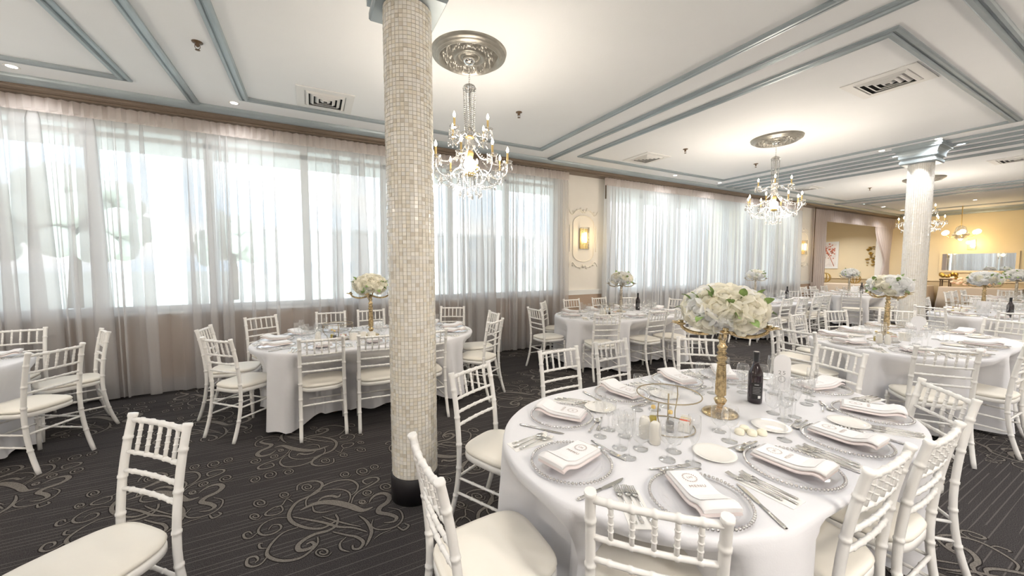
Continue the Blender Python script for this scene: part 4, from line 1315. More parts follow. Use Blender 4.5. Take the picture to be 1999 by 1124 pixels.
def make_card(lettered):
    root = empty('menu_card')
    pts = []
    n = 8
    rg = []
    for i in range(n + 1):
        t = i / n
        y = -0.09 + 0.20 * t
        z = 0.0395 + 0.024 * math.exp(-(((y + 0.13) / 0.25 - 0.10) / 0.18) ** 2)
        rg.append([(-0.052, y, z), (0.052, y, z), (0.052, y, z + 0.0012), (-0.052, y, z + 0.0012)])
    MB().rings(rg, smooth=False).build('card_sheet', 'card', root)
    if lettered:
        put('lettering', MENU_T, root, (0, 0.010, 0.0425))
        put('monogram', MONO_T, root, (0, 0.062, 0.0425))
        w = MB()
        for k in range(20):
            a = 2 * PI * (k + 0.5) / 20
            if abs(math.cos(a)) < 0.12 and math.sin(a) > 0:
                continue
            x, y = 0.023 * math.cos(a), 0.062 + 0.025 * math.sin(a)
            T = Matrix.Translation((x, y, 0.0422)) @ Matrix.Rotation(a + 0.7, 4, 'Z')
            w.add([(-0.0048, 0, 0), (0, -0.0018, 0.0003), (0.0048, 0, 0), (0, 0.0018, 0.0003)], [(0, 1, 2, 3)], False, 0, T)
        w.build('wreath', 'ink', root)
    return root
MENU_T = text_mesh('lettering', 'MENU', 0.019, 'ink', 1.25)
MONO_T = text_mesh('monogram', 'LM', 0.016, 'ink')
NUM_T = text_mesh('numeral', '25', 0.034, 'ink_grey', 1.3)

def make_fork():
    b = MB()
    hp = [(0, -0.095, 0.004), (0, -0.06, 0.005), (0, 0.0, 0.008), (0, 0.035, 0.007)]
    wd = [0.0062, 0.0048, 0.0026, 0.0036]
    rg = []
    for (x, y, z), w in zip(hp, wd):
        rg.append([(-w, y, z), (-w * 0.5, y, z + 0.0016), (w * 0.5, y, z + 0.0016), (w, y, z), (w * 0.5, y, z - 0.001), (-w * 0.5, y, z - 0.001)])
    b.rings(rg)
    rg = []
    for y, z, w in ((0.035, 0.007, 0.0036), (0.045, 0.0055, 0.0095), (0.058, 0.005, 0.0115)):
        rg.append([(-w, y, z), (w, y, z), (w, y, z + 0.0016), (-w, y, z + 0.0016)])
    b.rings(rg)
    for k in range(4):
        x = -0.0098 + 0.0065 * k
        b.rings([[(x - 0.0017, y, z), (x + 0.0017, y, z), (x + 0.0017, y, z + 0.0015), (x - 0.0017, y, z + 0.0015)] for y, z in ((0.058, 0.005), (0.078, 0.004), (0.098, 0.008))], smooth=False)
    return b.mesh('fork', 'silver')

def make_knife():
    b = MB()
    b.rings([[(-w, y, 0.003), (-w * 0.6, y, 0.007), (w * 0.6, y, 0.007), (w, y, 0.003), (0, y, 0.001)] for y, w in ((-0.115, 0.005), (-0.10, 0.0075), (-0.05, 0.006), (0.0, 0.0045))])
    b.rings([[(-w0, y, 0.003), (w1, y, 0.003), (w1, y, 0.0042), (-w0, y, 0.0042)] for y, w0, w1 in ((0.0, 0.004, 0.004), (0.02, 0.006, 0.009), (0.07, 0.006, 0.010), (0.10, 0.006, 0.008), (0.12, 0.005, 0.0))], smooth=False)
    return b.mesh('table_knife', 'silver')

def make_spoon():
    b = MB()
    b.rings([[(-w, y, z), (-w * 0.5, y, z + 0.0016), (w * 0.5, y, z + 0.0016), (w, y, z), (0, y, z - 0.001)] for y, z, w in ((-0.09, 0.004, 0.006), (-0.06, 0.005, 0.0046), (0.0, 0.009, 0.0025), (0.03, 0.008, 0.003))])
    rg = []
    for i in range(6):
        r = i / 5
        rg.append([(0.0165 * r * math.cos(2 * PI * k / 12), 0.056 + 0.027 * r * math.sin(2 * PI * k / 12), 0.0025 + 0.0065 * r * r) for k in range(12)])
    b.rings(rg, cap=False)
    return b.mesh('dessert_spoon', 'silver')

def make_side_plate():
    return MB().lathe([(0.001, 0.0035), (0.055, 0.0035), (0.062, 0.006), (0.084, 0.013), (0.086, 0.012), (0.062, 0.002), (0.05, 0.0), (0.001, 0.0)], 28, cap=False).mesh('side_plate', 'china')

FORK, KNIFE, SPOON, PLATE = make_fork(), make_knife(), make_spoon(), make_side_plate()
PAPER = MB().box(-0.042, 0.042, -0.10, 0.10, 0.0005, 0.002).mesh('paper_napkin', 'paper')
GLASSES = {
    'wine_glass': MB().lathe([(0.001, 0.004), (0.033, 0.002), (0.033, 0.0), (0.030, 0.004), (0.006, 0.008), (0.0042, 0.02), (0.0042, 0.062), (0.010, 0.070), (0.028, 0.085), (0.036, 0.105), (0.037, 0.125), (0.033, 0.150), (0.030, 0.160), (0.0295, 0.1605), (0.0288, 0.160)], 18, cap=False).mesh('wine_glass', 'glass'),
    'champagne_flute': MB().lathe([(0.001, 0.004), (0.030, 0.002), (0.030, 0.0), (0.027, 0.004), (0.005, 0.008), (0.0036, 0.02), (0.0036, 0.075), (0.009, 0.085), (0.020, 0.110), (0.0255, 0.140), (0.0260, 0.165), (0.0235, 0.200), (0.0230, 0.2005), (0.0225, 0.200)], 18, cap=False).mesh('champagne_flute', 'glass'),
    'water_goblet': MB().lathe([(0.001, 0.005), (0.032, 0.003), (0.032, 0.0), (0.028, 0.006), (0.010, 0.012), (0.008, 0.022), (0.012, 0.030), (0.028, 0.042), (0.036, 0.060), (0.0385, 0.090), (0.037, 0.125), (0.0365, 0.1255), (0.0355, 0.125)], 18, cap=False).mesh('water_goblet', 'glass'),
}
charger0, napkin0 = make_charger(), make_napkin()
card0, card1 = make_card(True), make_card(False)
USED = set()
def use(root):
    """first use places the original, later uses copy it with its parts"""
    if root.name in USED:
        return copy_tree(root)
    USED.add(root.name)
    return root

OCC = []
def free(x, y, r):
    return all((x - a) ** 2 + (y - b) ** 2 >= (r + q) ** 2 for a, b, q in OCC)
def claim(x, y, r):
    OCC.append((x, y, r))

def setting(cx, cy, out_a, where, grp, level, seed):
    """one place setting; out_a = direction from the plate to the chair; level 2 = full, 1 = no cutlery rows, 0 = plate, napkin, glasses"""
    rn = random.Random(seed)
    fx, fy = -math.cos(out_a), -math.sin(out_a)        # towards the middle of the table
    rx, ry = fy, -fx                                    # the diner's right hand
    rz = math.atan2(fy, fx) - PI / 2
    def pt(r, f, z=TH + 0.0005):
        return (cx + rx * r + fx * f, cy + ry * r + fy * f, z)
    def lay(o, what, cat, plural):
        tag(o, what + ', ' + where, cat, plural + ', ' + grp)
    lay(place(use(charger0), pt(0, 0), rz), 'beaded glass charger plate', 'charger plate', 'charger plates')
    tw = rn.uniform(-0.25, 0.25)
    lay(place(use(napkin0), pt(0, 0, TH + 0.0045), rz + tw), 'folded white blush napkin', 'napkin', 'napkins')
    lay(place(use(card0 if level == 2 else card1), pt(0, 0, TH + 0.0045), rz + tw), 'white menu card', 'menu card', 'menu cards')
    if level >= 1:
        for r, f in ((-0.215, 0.145), (-0.20, 0.18), (-0.17, 0.21), (-0.22, 0.22), (-0.14, 0.24), (-0.16, 0.28)):
            x, y, z = pt(r, f)
            if free(x, y, 0.087):
                claim(x, y, 0.087)
                lay(put('side_plate', PLATE, None, (x, y, z), (0, 0, rz)), 'small white side plate', 'plate', 'side plates')
                break
        lay(put('paper_napkin', PAPER, None, pt(-0.235, -0.035), (0, 0, rz + rn.uniform(-0.06, 0.06))), 'white paper napkin', 'paper napkin', 'paper napkins')
        for k in range(3):
            lay(put('dinner_fork', FORK, None, pt(-0.262 + 0.026 * k, -0.03 + rn.uniform(-0.012, 0.018) + 0.02 * (k == 0), TH + 0.0026), (0, 0, rz + rn.uniform(-0.07, 0.07))), ('outer', 'middle', 'inner')[k] + ' silver fork', 'fork', 'dinner forks')
        lay(put('table_knife', KNIFE, None, pt(0.192, -0.03), (0, 0, rz + rn.uniform(-0.05, 0.05))), 'silver table knife', 'knife', 'table knives')
    if level == 2:
        lay(put('dessert_spoon', SPOON, None, pt(0.02, 0.185), (0, 0, rz + PI / 2 + rn.uniform(-0.2, 0.2))), 'silver dessert spoon', 'spoon', 'dessert spoons')
        lay(put('dessert_fork', FORK, None, pt(-0.01, 0.205), (0, 0, rz - PI / 2 + rn.uniform(-0.2, 0.2)), (0.9, 0.9, 0.9)), 'small silver dessert fork', 'fork', 'dessert forks')
    for nm, r, f, lab in (('wine_glass', 0.015, 0.265, 'stemmed wine glass'), ('champagne_flute', 0.095, 0.245, 'tall champagne flute'), ('water_goblet', 0.055, 0.335, 'short water goblet')):
        rad = 0.041
        for k in range(60):
            g = 0.004 * k
            x, y, z = pt(r + rn.uniform(-0.012 - g, 0.012 + g), f + rn.uniform(-0.012 - g * 0.6, 0.012 + g))
            if free(x, y, rad):
                claim(x, y, rad)
                lay(put(nm, GLASSES[nm], None, (x, y, z), (0, 0, rn.uniform(0, 6))), lab, 'glass', nm.replace('_', ' ') + 's')
                break

# ------------------------------------------------------------------ roses, candelabra, table pieces
def rose_mesh(mat, seed):
    rn = random.Random(seed)
    b = MB()
    b.ball((0, 0, 0.012), 0.016, 8, 6)
    for n, RL, e0, e1, curl, ph in ((4, 0.018, -50, 78, 0.0, 0.0), (5, 0.029, -50, 64, 0.08, 0.4), (6, 0.040, -70, 46, 0.16, 0.1)):
        for k in range(n):
            a = 2 * PI * k / n + ph + rn.uniform(-0.1, 0.1)
            sp = 1.25 * PI / n
            rg = []
            for iv in range(5):
                v = iv / 4
                el = math.radians(e0 + (e1 - e0) * v)
                row = []
                for iu in range(5):
                    u = -1 + iu / 2
                    ell = el - 0.30 * (u * u) * v * v
                    r = RL * (1 + curl * v ** 3 - 0.10 * (1 - u * u) * 0.4 + 0.05 * u)
                    row.append((r * math.cos(ell) * math.cos(a + u * sp), r * math.cos(ell) * math.sin(a + u * sp), r * math.sin(ell)))
                rg.append(row)
            b.rings(rg, closed=False, cap=False)
    return b.mesh('rose', mat)
ROSES = [rose_mesh('petal', 1), rose_mesh('petal', 2), rose_mesh('petal_white', 3)]
def leaf_mesh():
    b = MB()
    rg = []
    for i in range(6):
        t = i / 5
        w = 0.020 * math.sin(PI * (0.08 + 0.9 * t)) ** 0.8
        rg.append([(-w, 0.06 * t, 0.004 + 0.010 * math.sin(PI * t)), (0, 0.06 * t, 0.010 * math.sin(PI * t)), (w, 0.06 * t, 0.004 + 0.010 * math.sin(PI * t))])
    b.rings(rg, closed=False, cap=False)
    return b.mesh('leaf', 'leaf')
LEAF = leaf_mesh()

def bouquet(x, y, zc, rx, rz_, n, kinds, label, seed):
    rn = random.Random(seed)
    root = tag(empty('rose_arrangement', (x, y, zc)), label, 'flowers', 'round white rose arrangements')
    b = MB().ball((0, 0, 0), rx * 0.78, 14, 8, sz=rz_ / rx)
    b.build('foam_core', 'petal_core', root)
    ga = PI * (3 - math.sqrt(5))
    for k in range(n):
        t = (k + 0.5) / n
        zz = 1 - 1.72 * t
        r = math.sqrt(max(0, 1 - zz * zz)); a = k * ga + seed
        p = Vector((rx * r * math.cos(a), rx * r * math.sin(a), rz_ * zz))
        nrm = Vector((p.x / rx ** 2, p.y / rx ** 2, p.z / rz_ ** 2)).normalized()
        q = nrm.to_track_quat('Z', 'Y')
        o = put('rose', ROSES[kinds[k % len(kinds)]], root, p)
        o.rotation_euler = (q @ Matrix.Rotation(rn.uniform(0, 6), 3, 'Z').to_quaternion()).to_euler()
        s = rn.uniform(1.2, 1.6)
        o.scale = (s, s, s)
    for k in range(max(8, n // 2)):
        zz = rn.uniform(-0.5, 0.85); a = rn.uniform(0, 2 * PI)
        r = math.sqrt(1 - zz * zz)
        p = Vector(((rx + 0.02) * r * math.cos(a), (rx + 0.02) * r * math.sin(a), (rz_ + 0.02) * zz))
        q = Vector((p.x, p.y, p.z * 3)).normalized().to_track_quat('Y', 'Z')
        o = put('leaf', LEAF, root, p)
        o.rotation_euler = (q @ Matrix.Rotation(rn.uniform(-1, 1), 3, 'Y').to_quaternion()).to_euler()
    return root
M['petal_core'] = pbsdf('petal_core', (0.80, 0.79, 0.68), 0.8, noise=(30, 0.3))

def make_candelabra(mat):
    root = empty('candelabra')
    MB().lathe([(0.088, 0.0), (0.090, 0.006), (0.082, 0.016), (0.060, 0.024), (0.040, 0.034), (0.022, 0.040)], 24).build('foot', mat, root)
    prof = [(0.020, 0.036), (0.014, 0.046), (0.026, 0.062), (0.032, 0.078), (0.026, 0.088), (0.017, 0.094), (0.020, 0.100), (0.020, 0.106)]
    b = MB().lathe(prof, 18)
    rg = []
    for z, r in ((0.106, 0.027), (0.16, 0.0265), (0.22, 0.024), (0.27, 0.021)):
        rg.append([(r * (1 - 0.10 * (k % 2)) * math.cos(2 * PI * k / 28), r * (1 - 0.10 * (k % 2)) * math.sin(2 * PI * k / 28), z) for k in range(28)])
    b.rings(rg, smooth=False)
    b.lathe([(0.018, 0.27), (0.027, 0.278), (0.018, 0.288), (0.024, 0.300), (0.028, 0.312), (0.018, 0.324), (0.027, 0.334), (0.017, 0.346), (0.022, 0.358), (0.026, 0.370), (0.016, 0.382), (0.016, 0.40), (0.024, 0.412), (0.018, 0.425), (0.020, 0.47)], 18)
    b.build('turned_column', mat, root)
    cup = MB().lathe([(0.008, 0.0), (0.026, 0.012), (0.036, 0.030), (0.036, 0.048), (0.031, 0.062), (0.034, 0.068)], 16, cap=False).mesh('votive_cup', 'glass')
    arm = MB()
    q = catmull([(0.015, 0.455), (0.06, 0.438), (0.11, 0.430), (0.16, 0.438), (0.195, 0.458), (0.205, 0.478)], 4)
    arm.tube([(u, 0, w) for u, w in q], [0.011 - 0.003 * i / len(q) for i in range(len(q))], 8)
    arm.lathe([(0.010, 0.47), (0.024, 0.476), (0.024, 0.482), (0.012, 0.486), (0.014, 0.50)], 12, (0.205, 0, 0))
    for s in (-1, 1):
        arm.tube([(0.205, 0, 0.482), (0.225, s * 0.02, 0.484), (0.255, s * 0.028, 0.488)], [0.008, 0.006, 0.001], 5)
    arm_me = arm.mesh('scroll_arm', mat)
    for k in range(4):
        a = 2 * PI * k / 4 - 0.95
        put('scroll_arm', arm_me, root, (0, 0, 0), (0, 0, a))
        put('votive_cup', cup, root, (0.205 * math.cos(a), 0.205 * math.sin(a), 0.50))
    return root
cand_gold, cand_grey = make_candelabra('gold'), make_candelabra('bronze')

def make_bottle():
    root = empty('wine_bottle')
    MB().lathe([(0.030, 0.0), (0.0365, 0.004), (0.0375, 0.02), (0.0375, 0.165), (0.035, 0.185), (0.022, 0.215), (0.0155, 0.235), (0.0145, 0.25)], 24).build('bottle_body', 'bottle', root)
    MB().lathe([(0.0150, 0.232), (0.0150, 0.288), (0.0160, 0.290), (0.0160, 0.300), (0.013, 0.302)], 18).build('foil_cap', 'foil', root)
    lb = MB()
    n = 6
    def patch(a0, a1, z0, z1, r, mi):
        rg = [[(r * math.cos(a0 + (a1 - a0) * k / n), r * math.sin(a0 + (a1 - a0) * k / n), z) for k in range(n + 1)] for z in (z0, z1)]
        lb.rings(rg, closed=False, cap=False, mi=mi)
    a = -2.35
    patch(a - 0.75, a + 0.75, 0.03, 0.125, 0.0379, 0)
    patch(a + 0.10, a + 0.50, 0.036, 0.052, 0.0382, 1)
    for k in range(5):
        patch(a - 0.6, a + (0.35 if k % 2 else 0.5), 0.062 + 0.009 * k, 0.0645 + 0.009 * k, 0.0382, 2)
    patch(a - 0.4, a + 0.2, 0.112, 0.118, 0.0382, 2)
    lb.build('back_label', ['foil', 'label_white', 'skirting'], root)
    return root
bottle0 = make_bottle()

def make_sign(shape):
    root = empty('table_number_sign')
    b = MB()
    if shape == 'arch':
        pl = [(-0.045, 0.0), (0.045, 0.0)] + [(0.045 * math.cos(t), 0.19 + 0.045 * math.sin(t)) for t in [PI * i / 12 for i in range(13)]]
    elif shape == 'disc':
        pl = [(0.06 * math.cos(t), 0.17 + 0.06 * math.sin(t)) for t in [2 * PI * i / 24 for i in range(24)]]
        MB().box(-0.012, 0.012, -0.003, 0.003, 0.0, 0.115).build('stem', 'card', root)
    else:
        pl = [(-0.07, 0.02), (0.07, 0.02), (0.07, 0.21), (-0.07, 0.21)]
    T = Matrix.Rotation(PI / 2, 4, 'X')
    b.prism(pl, -0.0025, 0.0025, T=T)
    b.build('sign_board', 'card', root)
    MB().box(-0.04, 0.04, -0.025, 0.025, 0.0, 0.006).build('stand_foot', 'card', root)
    if shape == 'arch':
        put('numeral', NUM_T, root, (0, -0.0032, 0.118), (PI / 2, 0, 0))
        MB().tube([(0.018 * math.cos(t), -0.0035, 0.078 + 0.020 * math.sin(t)) for t in [2 * PI * i / 20 for i in range(20)]], 0.0012, 5, loop=True).build('ring_motif', 'ink_grey', root)
    return root

def make_ring_stand():
    root = empty('wire_ring_stand')
    r = 0.150
    MB().tube([(r * math.cos(t), r * math.sin(t), 0.168) for t in [2 * PI * i / 36 for i in range(36)]], 0.0030, 6, loop=True).build('top_ring', 'wire', root)
    MB().tube([(0, 0, 0.004), (0, 0, 0.168)], 0.0042, 7).build('centre_post', 'wire', root)
    for s in (-1, 1):
        q = catmull([(s * r, 0.168), (s * (r + 0.012), 0.12), (s * (r - 0.002), 0.08), (s * (r - 0.03), 0.045), (s * (r - 0.025), 0.004)], 4)
        MB().tube([(u, 0, w) for u, w in q], 0.0028, 6).build('side_wire', 'wire', root)
    MB().tube([(0.125 * math.cos(t), 0.125 * math.sin(t), 0.004) for t in [2 * PI * i / 30 for i in range(30)]], 0.0030, 6, loop=True).build('base_ring', 'wire', root)
    return root
stand0 = make_ring_stand()
SHAKER = MB().lathe([(0.020, 0.0), (0.024, 0.004), (0.0265, 0.045), (0.025, 0.075), (0.020, 0.094), (0.012, 0.102), (0.001, 0.104)], 18).mesh('shaker', 'ceramic')

def make_cruet(mat):
    root = empty('cruet_bottle')
    MB().lathe([(0.016, 0.0), (0.018, 0.003), (0.018, 0.045), (0.016, 0.05)], 14).build('liquid', mat, root)
    MB().lathe([(0.0185, 0.0), (0.0195, 0.003), (0.0195, 0.06), (0.009, 0.078), (0.009, 0.092)], 14, cap=False).build('glass_body', 'glass', root)
    MB().lathe([(0.010, 0.090), (0.011, 0.092), (0.011, 0.104), (0.005, 0.108)], 12).build('stopper', 'brass', root)
    return root
def make_sugar(mats):
    root = empty('sugar_caddy')
    b = MB()
    b.box(-0.04, 0.04, -0.028, 0.028, 0.0, 0.006)
    b.box(-0.04, 0.04, -0.028, -0.025, 0, 0.04); b.box(-0.04, 0.04, 0.025, 0.028, 0, 0.04)
    b.box(-0.04, -0.037, -0.028, 0.028, 0, 0.04); b.box(0.037, 0.04, -0.028, 0.028, 0, 0.04)
    b.build('caddy_box', 'china', root)
    for k in range(9):
        MB().box(-0.034 + 0.0075 * k, -0.0305 + 0.0075 * k, -0.022, 0.022, 0.006, 0.055 + 0.004 * (k % 3)).build('sugar_packet', mats[k % len(mats)], root)
    return root
cruet_oil, cruet_bal = make_cruet('oil'), make_cruet('balsamic')
sugar0 = make_sugar(['packet_white', 'packet_red', 'packet_white', 'packet_white', 'packet_yellow'])
CANDLE = MB().lathe([(0.020, 0.0), (0.022, 0.004), (0.022, 0.014), (0.019, 0.022), (0.010, 0.027), (0.001, 0.028)], 14).mesh('tea_light', 'candle_wax')

# ------------------------------------------------------------------ the tables
TEMPLATE = [(-0.62, -0.96, 90), (0.0, -0.98, 90), (0.62, -0.95, 90), (-0.60, 1.0, -90), (0.0, 1.02, -90), (0.62, 1.0, -90),
            (-1.50, -0.42, 14), (-1.50, 0.42, -14), (1.50, -0.42, 166), (1.50, 0.42, -166)]
def tmpl(cx, cy, keep=range(10)):
    return [(cx + TEMPLATE[k][0], cy + TEMPLATE[k][1], TEMPLATE[k][2]) for k in keep]

TABLES = {
    'M': dict(c=(1.87, 1.225), lev=2, at='table numbered 25', ch=[
        (0.868, 2.184, -63), (0.32, 1.235, 0), (0.808, 0.682, 43.6), (1.71, 0.48, 90), (2.164, 0.459, 90), (2.926, 0.625, 135), (3.587, 1.323, 162), (3.033, 2.127, -130), (2.242, 2.403, -87), (1.665, 2.355, -88)],
        plates=[(1.141, 1.584), (0.903, 1.184), (1.144, 0.784), (1.651, 0.742), (2.122, 0.746), (2.637, 0.826), (2.897, 1.165), (2.60, 1.62), (2.204, 1.705), (1.674, 1.69)]),
    'L': dict(c=(0.58, 4.50), lev=1, at='table behind mosaic column', ch=[
        (0.047, 3.712, 90), (0.525, 3.645, 86), (1.0, 3.63, 92), (-0.771, 4.093, 44), (-1.017, 4.882, -7), (-0.60, 5.60, -60), (0.197, 5.70, -92), (0.72, 5.70, -90), (1.886, 5.50, -118), (2.176, 4.616, 176), (1.864, 3.91, 126)]),
    'C': dict(c=(4.48, 4.58), lev=1, at='table by wall pier', ch=[
        (2.893, 4.725, 2), (3.52, 5.46, -45), (4.28, 5.66, -90), (4.97, 5.68, -88), (5.58, 5.48, -110), (6.10, 4.75, -174), (3.436, 3.747, 69), (4.309, 3.664, 90), (4.82, 3.63, 90), (5.75, 3.92, 140)]),
    'R': dict(c=(5.72, 1.50), lev=1, at='table before capped column', ch=[
        (4.247, 1.936, -6), (4.353, 0.942, 35), (5.82, 0.74, 90), (5.15, 0.66, 88), (5.02, 2.52, -80), (5.65, 2.56, -90), (6.55, 2.50, -110), (7.38, 2.10, -160), (7.22, 1.12, 160)]),
    'K': dict(c=(-3.34, 4.66), lev=0, at='table at curtain end', ch=[
        (-1.791, 4.217, 152), (-1.848, 5.143, -153), (-2.647, 5.66, -90), (-3.3, 5.68, -90), (-2.8, 3.68, 90)]),
    'Z': dict(c=(-1.955, 1.31), lev=0, at='table of pulled-out chair', ch=[(-0.597, 2.061, -136)]),
    'F0': dict(c=(8.86, 4.62), lev=0, at='table before bluish curtain', ch=[
        (8.07, 3.82, 90), (8.52, 3.76, 90), (9.19, 3.80, 90), (9.65, 3.84, 92), (8.2, 5.66, -90), (8.86, 5.68, -90), (9.5, 5.64, -90), (7.35, 4.3, 14), (7.35, 5.0, -14), (10.4, 4.9, -166), (10.36, 4.2, 166)]),
    'F1': dict(c=(13.1, 4.55), lev=0, at='table before draped alcove', ch=tmpl(13.1, 4.55)),
    'F2': dict(c=(9.95, 1.62), lev=0, at='table before long mirror', ch=tmpl(9.95, 1.62)),
    'F3': dict(c=(13.9, 1.95), lev=0, at='table beyond mirror table', ch=tmpl(13.9, 1.95)),
}
def side_key(dx, dy):
    if dx > 0.95: return 'C'
    if dx < -0.95: return 'D'
    return 'A' if dy > 0 else 'B'
ORD = ['first', 'second', 'third', 'fourth', 'fifth']
def places(T):
    """which place each chair of a table has, told from the mirror wall or from the curtains"""
    cx, cy = T['c']
    out = {}
    for s in 'ABCD':
        idx = [i for i, q in enumerate(T['ch']) if side_key(q[0] - cx, q[1] - cy) == s]
        idx.sort(key=lambda i: -T['ch'][i][0] if s in 'AB' else -T['ch'][i][1])
        for n, i in enumerate(idx):
            out[i] = {'A': '%s from the mirror on the curtain side', 'B': '%s from the mirror on the aisle side', 'C': '%s from the curtains at the mirror end', 'D': '%s from the curtains at the other end'}[s] % ORD[n]
    return out

def nearest_on_track(dx, dy, inset):
    best = min(range(400), key=lambda i: (track(i / 400)[0][0] - dx) ** 2 + (track(i / 400)[0][1] - dy) ** 2)
    p, n = track(best / 400)
    return p[0] - n[0] * inset, p[1] - n[1] * inset, math.atan2(n[1], n[0])

def nearest_s(dx, dy):
    return min(range(400), key=lambda i: (track(i / 400)[0][0] - dx) ** 2 + (track(i / 400)[0][1] - dy) ** 2) / 400

# room kept free in the middle of the tables for candelabra, stands, bottles and signs
for q in ((1.925, 1.215, 0.092), (0.56, 4.46, 0.092), (4.60, 4.70, 0.092), (5.80, 1.73, 0.092), (9.0, 4.95, 0.092), (13.1, 4.72, 0.092), (9.9, 1.78, 0.092), (13.7, 2.02, 0.092),
          (2.264, 1.222, 0.04), (5.05, 4.75, 0.04), (9.55, 4.55, 0.04), (13.4, 4.55, 0.04), (9.35, 1.42, 0.04),
          (2.62, 1.256, 0.055), (5.98, 1.52, 0.055), (9.6, 1.72, 0.075), (12.8, 4.5, 0.075),
          (1.54, 1.237, 0.165), (0.22, 4.42, 0.165), (4.18, 4.52, 0.165), (5.30, 1.60, 0.165), (9.4, 1.95, 0.165),
          (1.345, 1.207, 0.03), (1.34, 1.142, 0.03), (0.025, 4.39, 0.03), (0.02, 4.325, 0.03), (3.985, 4.49, 0.03), (3.98, 4.425, 0.03), (5.105, 1.57, 0.03), (5.10, 1.505, 0.03), (9.205, 1.92, 0.03), (9.20, 1.855, 0.03),
          (1.82, 1.0, 0.07), (0.36, 4.30, 0.045), (0.45, 4.32, 0.045), (0.54, 4.27, 0.045), (5.52, 1.50, 0.06)):
    claim(*q)

for key, T in TABLES.items():
    cx, cy_ = T['c']
    at = T['at']
    t = copy_tree(table0) if table_used[0] else table0
    table_used[0] = True
    tag(place(t, (cx, cy_, 0)), 'oval banquet table under a white cloth, the ' + at, 'table', 'oval banquet tables')
    locs = []
    pl = places(T)
    for i, (mx, my, f) in enumerate(T['ch']):
        locs.append(chair(mx, my, f, 'white chiavari chair, %s, %s' % (pl[i], at), 'chairs, ' + at))
    cl = make_cloth(cx, cy_, locs, len(at) + int(cx * 10)).build('tablecloth', 'cloth', None, (cx, cy_, 0))
    tag(cl, 'white floor-length cloth draped over the ' + at, 'tablecloth', 'white tablecloths')
    ps = []
    if 'plates' in T:
        for (px, py) in T['plates']:
            ps.append((px, py, nearest_on_track(px - cx, py - cy_, 0.2)[2]))
    else:
        # spread the places evenly enough along the edge that neighbouring plates keep apart
        ss = [nearest_s(mx - cx, my - cy_) for (mx, my, f) in T['ch']]
        order = sorted(range(len(ss)), key=lambda i: ss[i])
        for _ in range(40):
            for a in range(len(order)):
                i, j = order[a], order[(a + 1) % len(order)]
                if i == j:
                    continue
                gap = (ss[j] - ss[i]) % 1.0
                if gap < 0.078:
                    e = (0.078 - gap) / 2
                    ss[i] -= e; ss[j] += e
        for s in ss:
            q, n = track(s)
            ps.append((cx + q[0] - n[0] * 0.195, cy_ + q[1] - n[1] * 0.195, math.atan2(n[1], n[0])))
    for (px, py, oa) in ps:
        claim(px, py, 0.169)
    for i, (px, py, oa) in enumerate(ps):
        setting(px, py, oa, pl[i] + ', ' + at, at, T['lev'], 100 + i + int(cx * 50))

def centre(cx, cy_, cand, kinds, n, rx, rz_, lab, seed, rot=0.0, up=0.565):
    o = use(cand)
    tag(place(o, (cx, cy_, TH + 0.0005), rot), 'tall %s candelabra with votive cups %s' % ('antique gold' if cand is cand_gold else 'silver grey', lab), 'candelabra', 'candelabra on the tables')
    bouquet(cx, cy_, TH + up, rx, rz_, n, kinds, 'round arrangement of white roses on the candelabra ' + lab, seed)
centre(1.925, 1.215, cand_gold, [0, 1, 0, 2], 50, 0.160, 0.094, 'of the table numbered 25', 1, up=0.568)
centre(0.56, 4.46, cand_gold, [0, 1, 0, 0], 30, 0.135, 0.082, 'behind the mosaic column', 2, 0.7, 0.575)
centre(4.60, 4.70, cand_grey, [2, 2, 0], 28, 0.140, 0.078, 'by the pier with the sconce', 3, 0.3)
centre(5.80, 1.73, cand_gold, [2, 2, 0, 2], 28, 0.150, 0.085, 'before the capped column', 4, 0.4)
centre(9.0, 4.95, cand_grey, [2, 2, 0], 26, 0.145, 0.078, 'before the bluish white curtain', 5)
centre(13.1, 4.72, cand_grey, [2], 26, 0.150, 0.085, 'before the draped alcove', 6)
centre(9.9, 1.78, cand_gold, [2, 2, 0], 28, 0.160, 0.09, 'before the long mirror', 7)
centre(13.7, 2.02, cand_grey, [2], 26, 0.160, 0.09, 'beyond the mirror table', 8)

def bottle(x, y, lab, rot=0.0):
    tag(place(use(bottle0), (x, y, TH + 0.0005), rot), 'dark wine bottle with black foil ' + lab, 'wine bottle', 'wine bottles on the tables')
bottle(2.264, 1.222, 'on the table numbered 25')
bottle(5.05, 4.75, 'on the table by the pier with the sconce')
bottle(9.55, 4.55, 'on the table before the bluish white curtain')
bottle(13.4, 4.55, 'on the table before the draped alcove')
bottle(9.35, 1.42, 'on the table before the long mirror')

sg = make_sign('arch')
tag(place(sg, (2.62, 1.256, TH + 0.0005), math.radians(-58)), 'white arched table number sign beside the wine bottle', 'table sign', 'table number signs')
sg = make_sign('disc')
tag(place(sg, (5.98, 1.52, TH + 0.0005), math.radians(-75)), 'round white table sign by the roses before the capped column', 'table sign', 'table number signs')
sg = make_sign('square')
tag(place(sg, (9.6, 1.72, TH + 0.0005), math.radians(-78)), 'square white table sign on the table before the long mirror', 'table sign', 'table number signs')
sg = make_sign('arch2')
tag(place(sg, (12.8, 4.5, TH + 0.0005), math.radians(-70)), 'white table sign on the table before the draped alcove', 'table sign', 'table number signs')

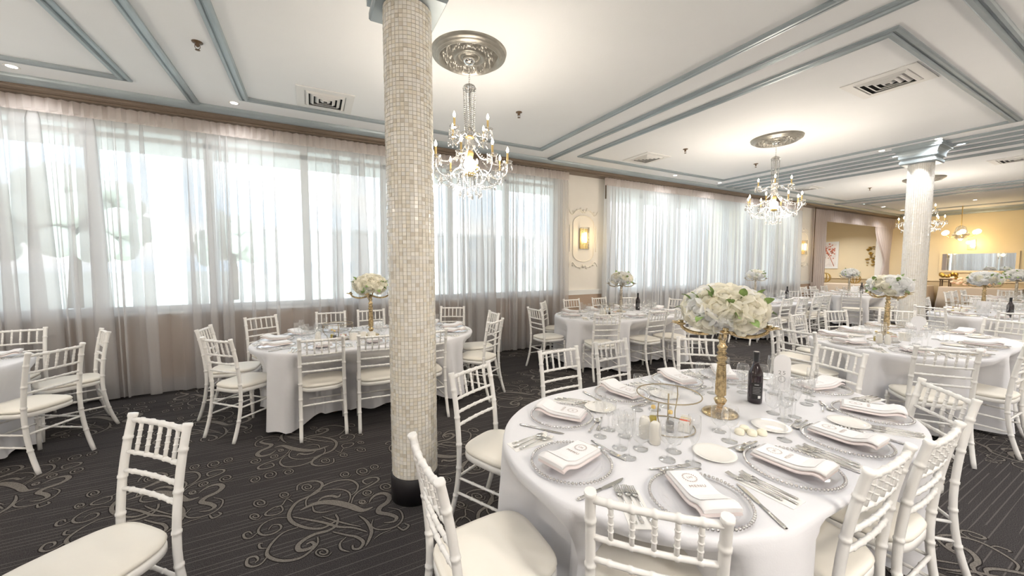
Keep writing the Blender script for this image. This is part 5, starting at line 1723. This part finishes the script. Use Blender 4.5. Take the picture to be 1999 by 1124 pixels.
def cluster(x, y, lab, rot=0.4, full=True):
    tag(place(use(stand0), (x, y, TH + 0.0005), rot), 'round wire stand with open top ring ' + lab, 'wire stand', 'wire ring stands')
    for (dx, dy, nr) in ((-0.195, -0.03, 'nearer the curtains'), (-0.20, -0.095, 'nearer the aisle')):
        tag(put('salt_shaker', SHAKER, None, (x + dx, y + dy, TH + 0.0005)), 'tall ivory shaker %s, %s' % (nr, lab), 'shaker', 'ceramic shakers ' + lab)
    tag(place(use(cruet_oil), (x - 0.06, y + 0.04, TH + 0.0005)), 'small olive oil cruet under the wire ring ' + lab, 'cruet')
    tag(place(use(cruet_bal), (x - 0.04, y - 0.045, TH + 0.0005)), 'small dark vinegar cruet under the wire ring ' + lab, 'cruet')
    tag(place(use(sugar0), (x + 0.045, y - 0.065, TH + 0.0005), 0.5), 'white sugar caddy of coloured packets ' + lab, 'sugar caddy', 'sugar caddies on the tables')
cluster(1.54, 1.237, 'on the table numbered 25')
cluster(0.22, 4.42, 'on the table behind mosaic column')
cluster(4.18, 4.52, 'on the table by wall pier')
cluster(5.30, 1.60, 'on the table before capped column')
cluster(9.4, 1.95, 'on the table before the long mirror')
for x, y in ((1.775, 1.02), (1.815, 0.985), (1.86, 0.965), (1.83, 1.03)):
    tag(put('tea_light', CANDLE, None, (x, y, TH + 0.0005)), 'small ivory tea light at the foot of the gold candelabra', 'candle', 'tea lights by the gold candelabra')
BOXC = MB().box(-0.032, 0.032, -0.032, 0.032, 0.0, 0.075).mesh('ivory_holder', 'ceramic')
for x, y in ((0.36, 4.30), (0.45, 4.32), (0.54, 4.27)):
    tag(put('ivory_holder', BOXC, None, (x, y, TH + 0.0005), (0, 0, 0.3)), 'square ivory ceramic holder on the table behind the mosaic column', 'holder', 'ivory holders in a row')
tag(put('ivory_holder', BOXC, None, (5.52, 1.50, TH + 0.0005), (0, 0, 0.4), (1.3, 1.3, 1.1)), 'larger square ivory holder on the table before capped column', 'holder')

# originals that no table used are removed
for o in (card0, card1, charger0, napkin0, cand_gold, cand_grey):
    if o.name not in USED:
        for ch in list(o.children):
            bpy.data.objects.remove(ch)
        bpy.data.objects.remove(o)
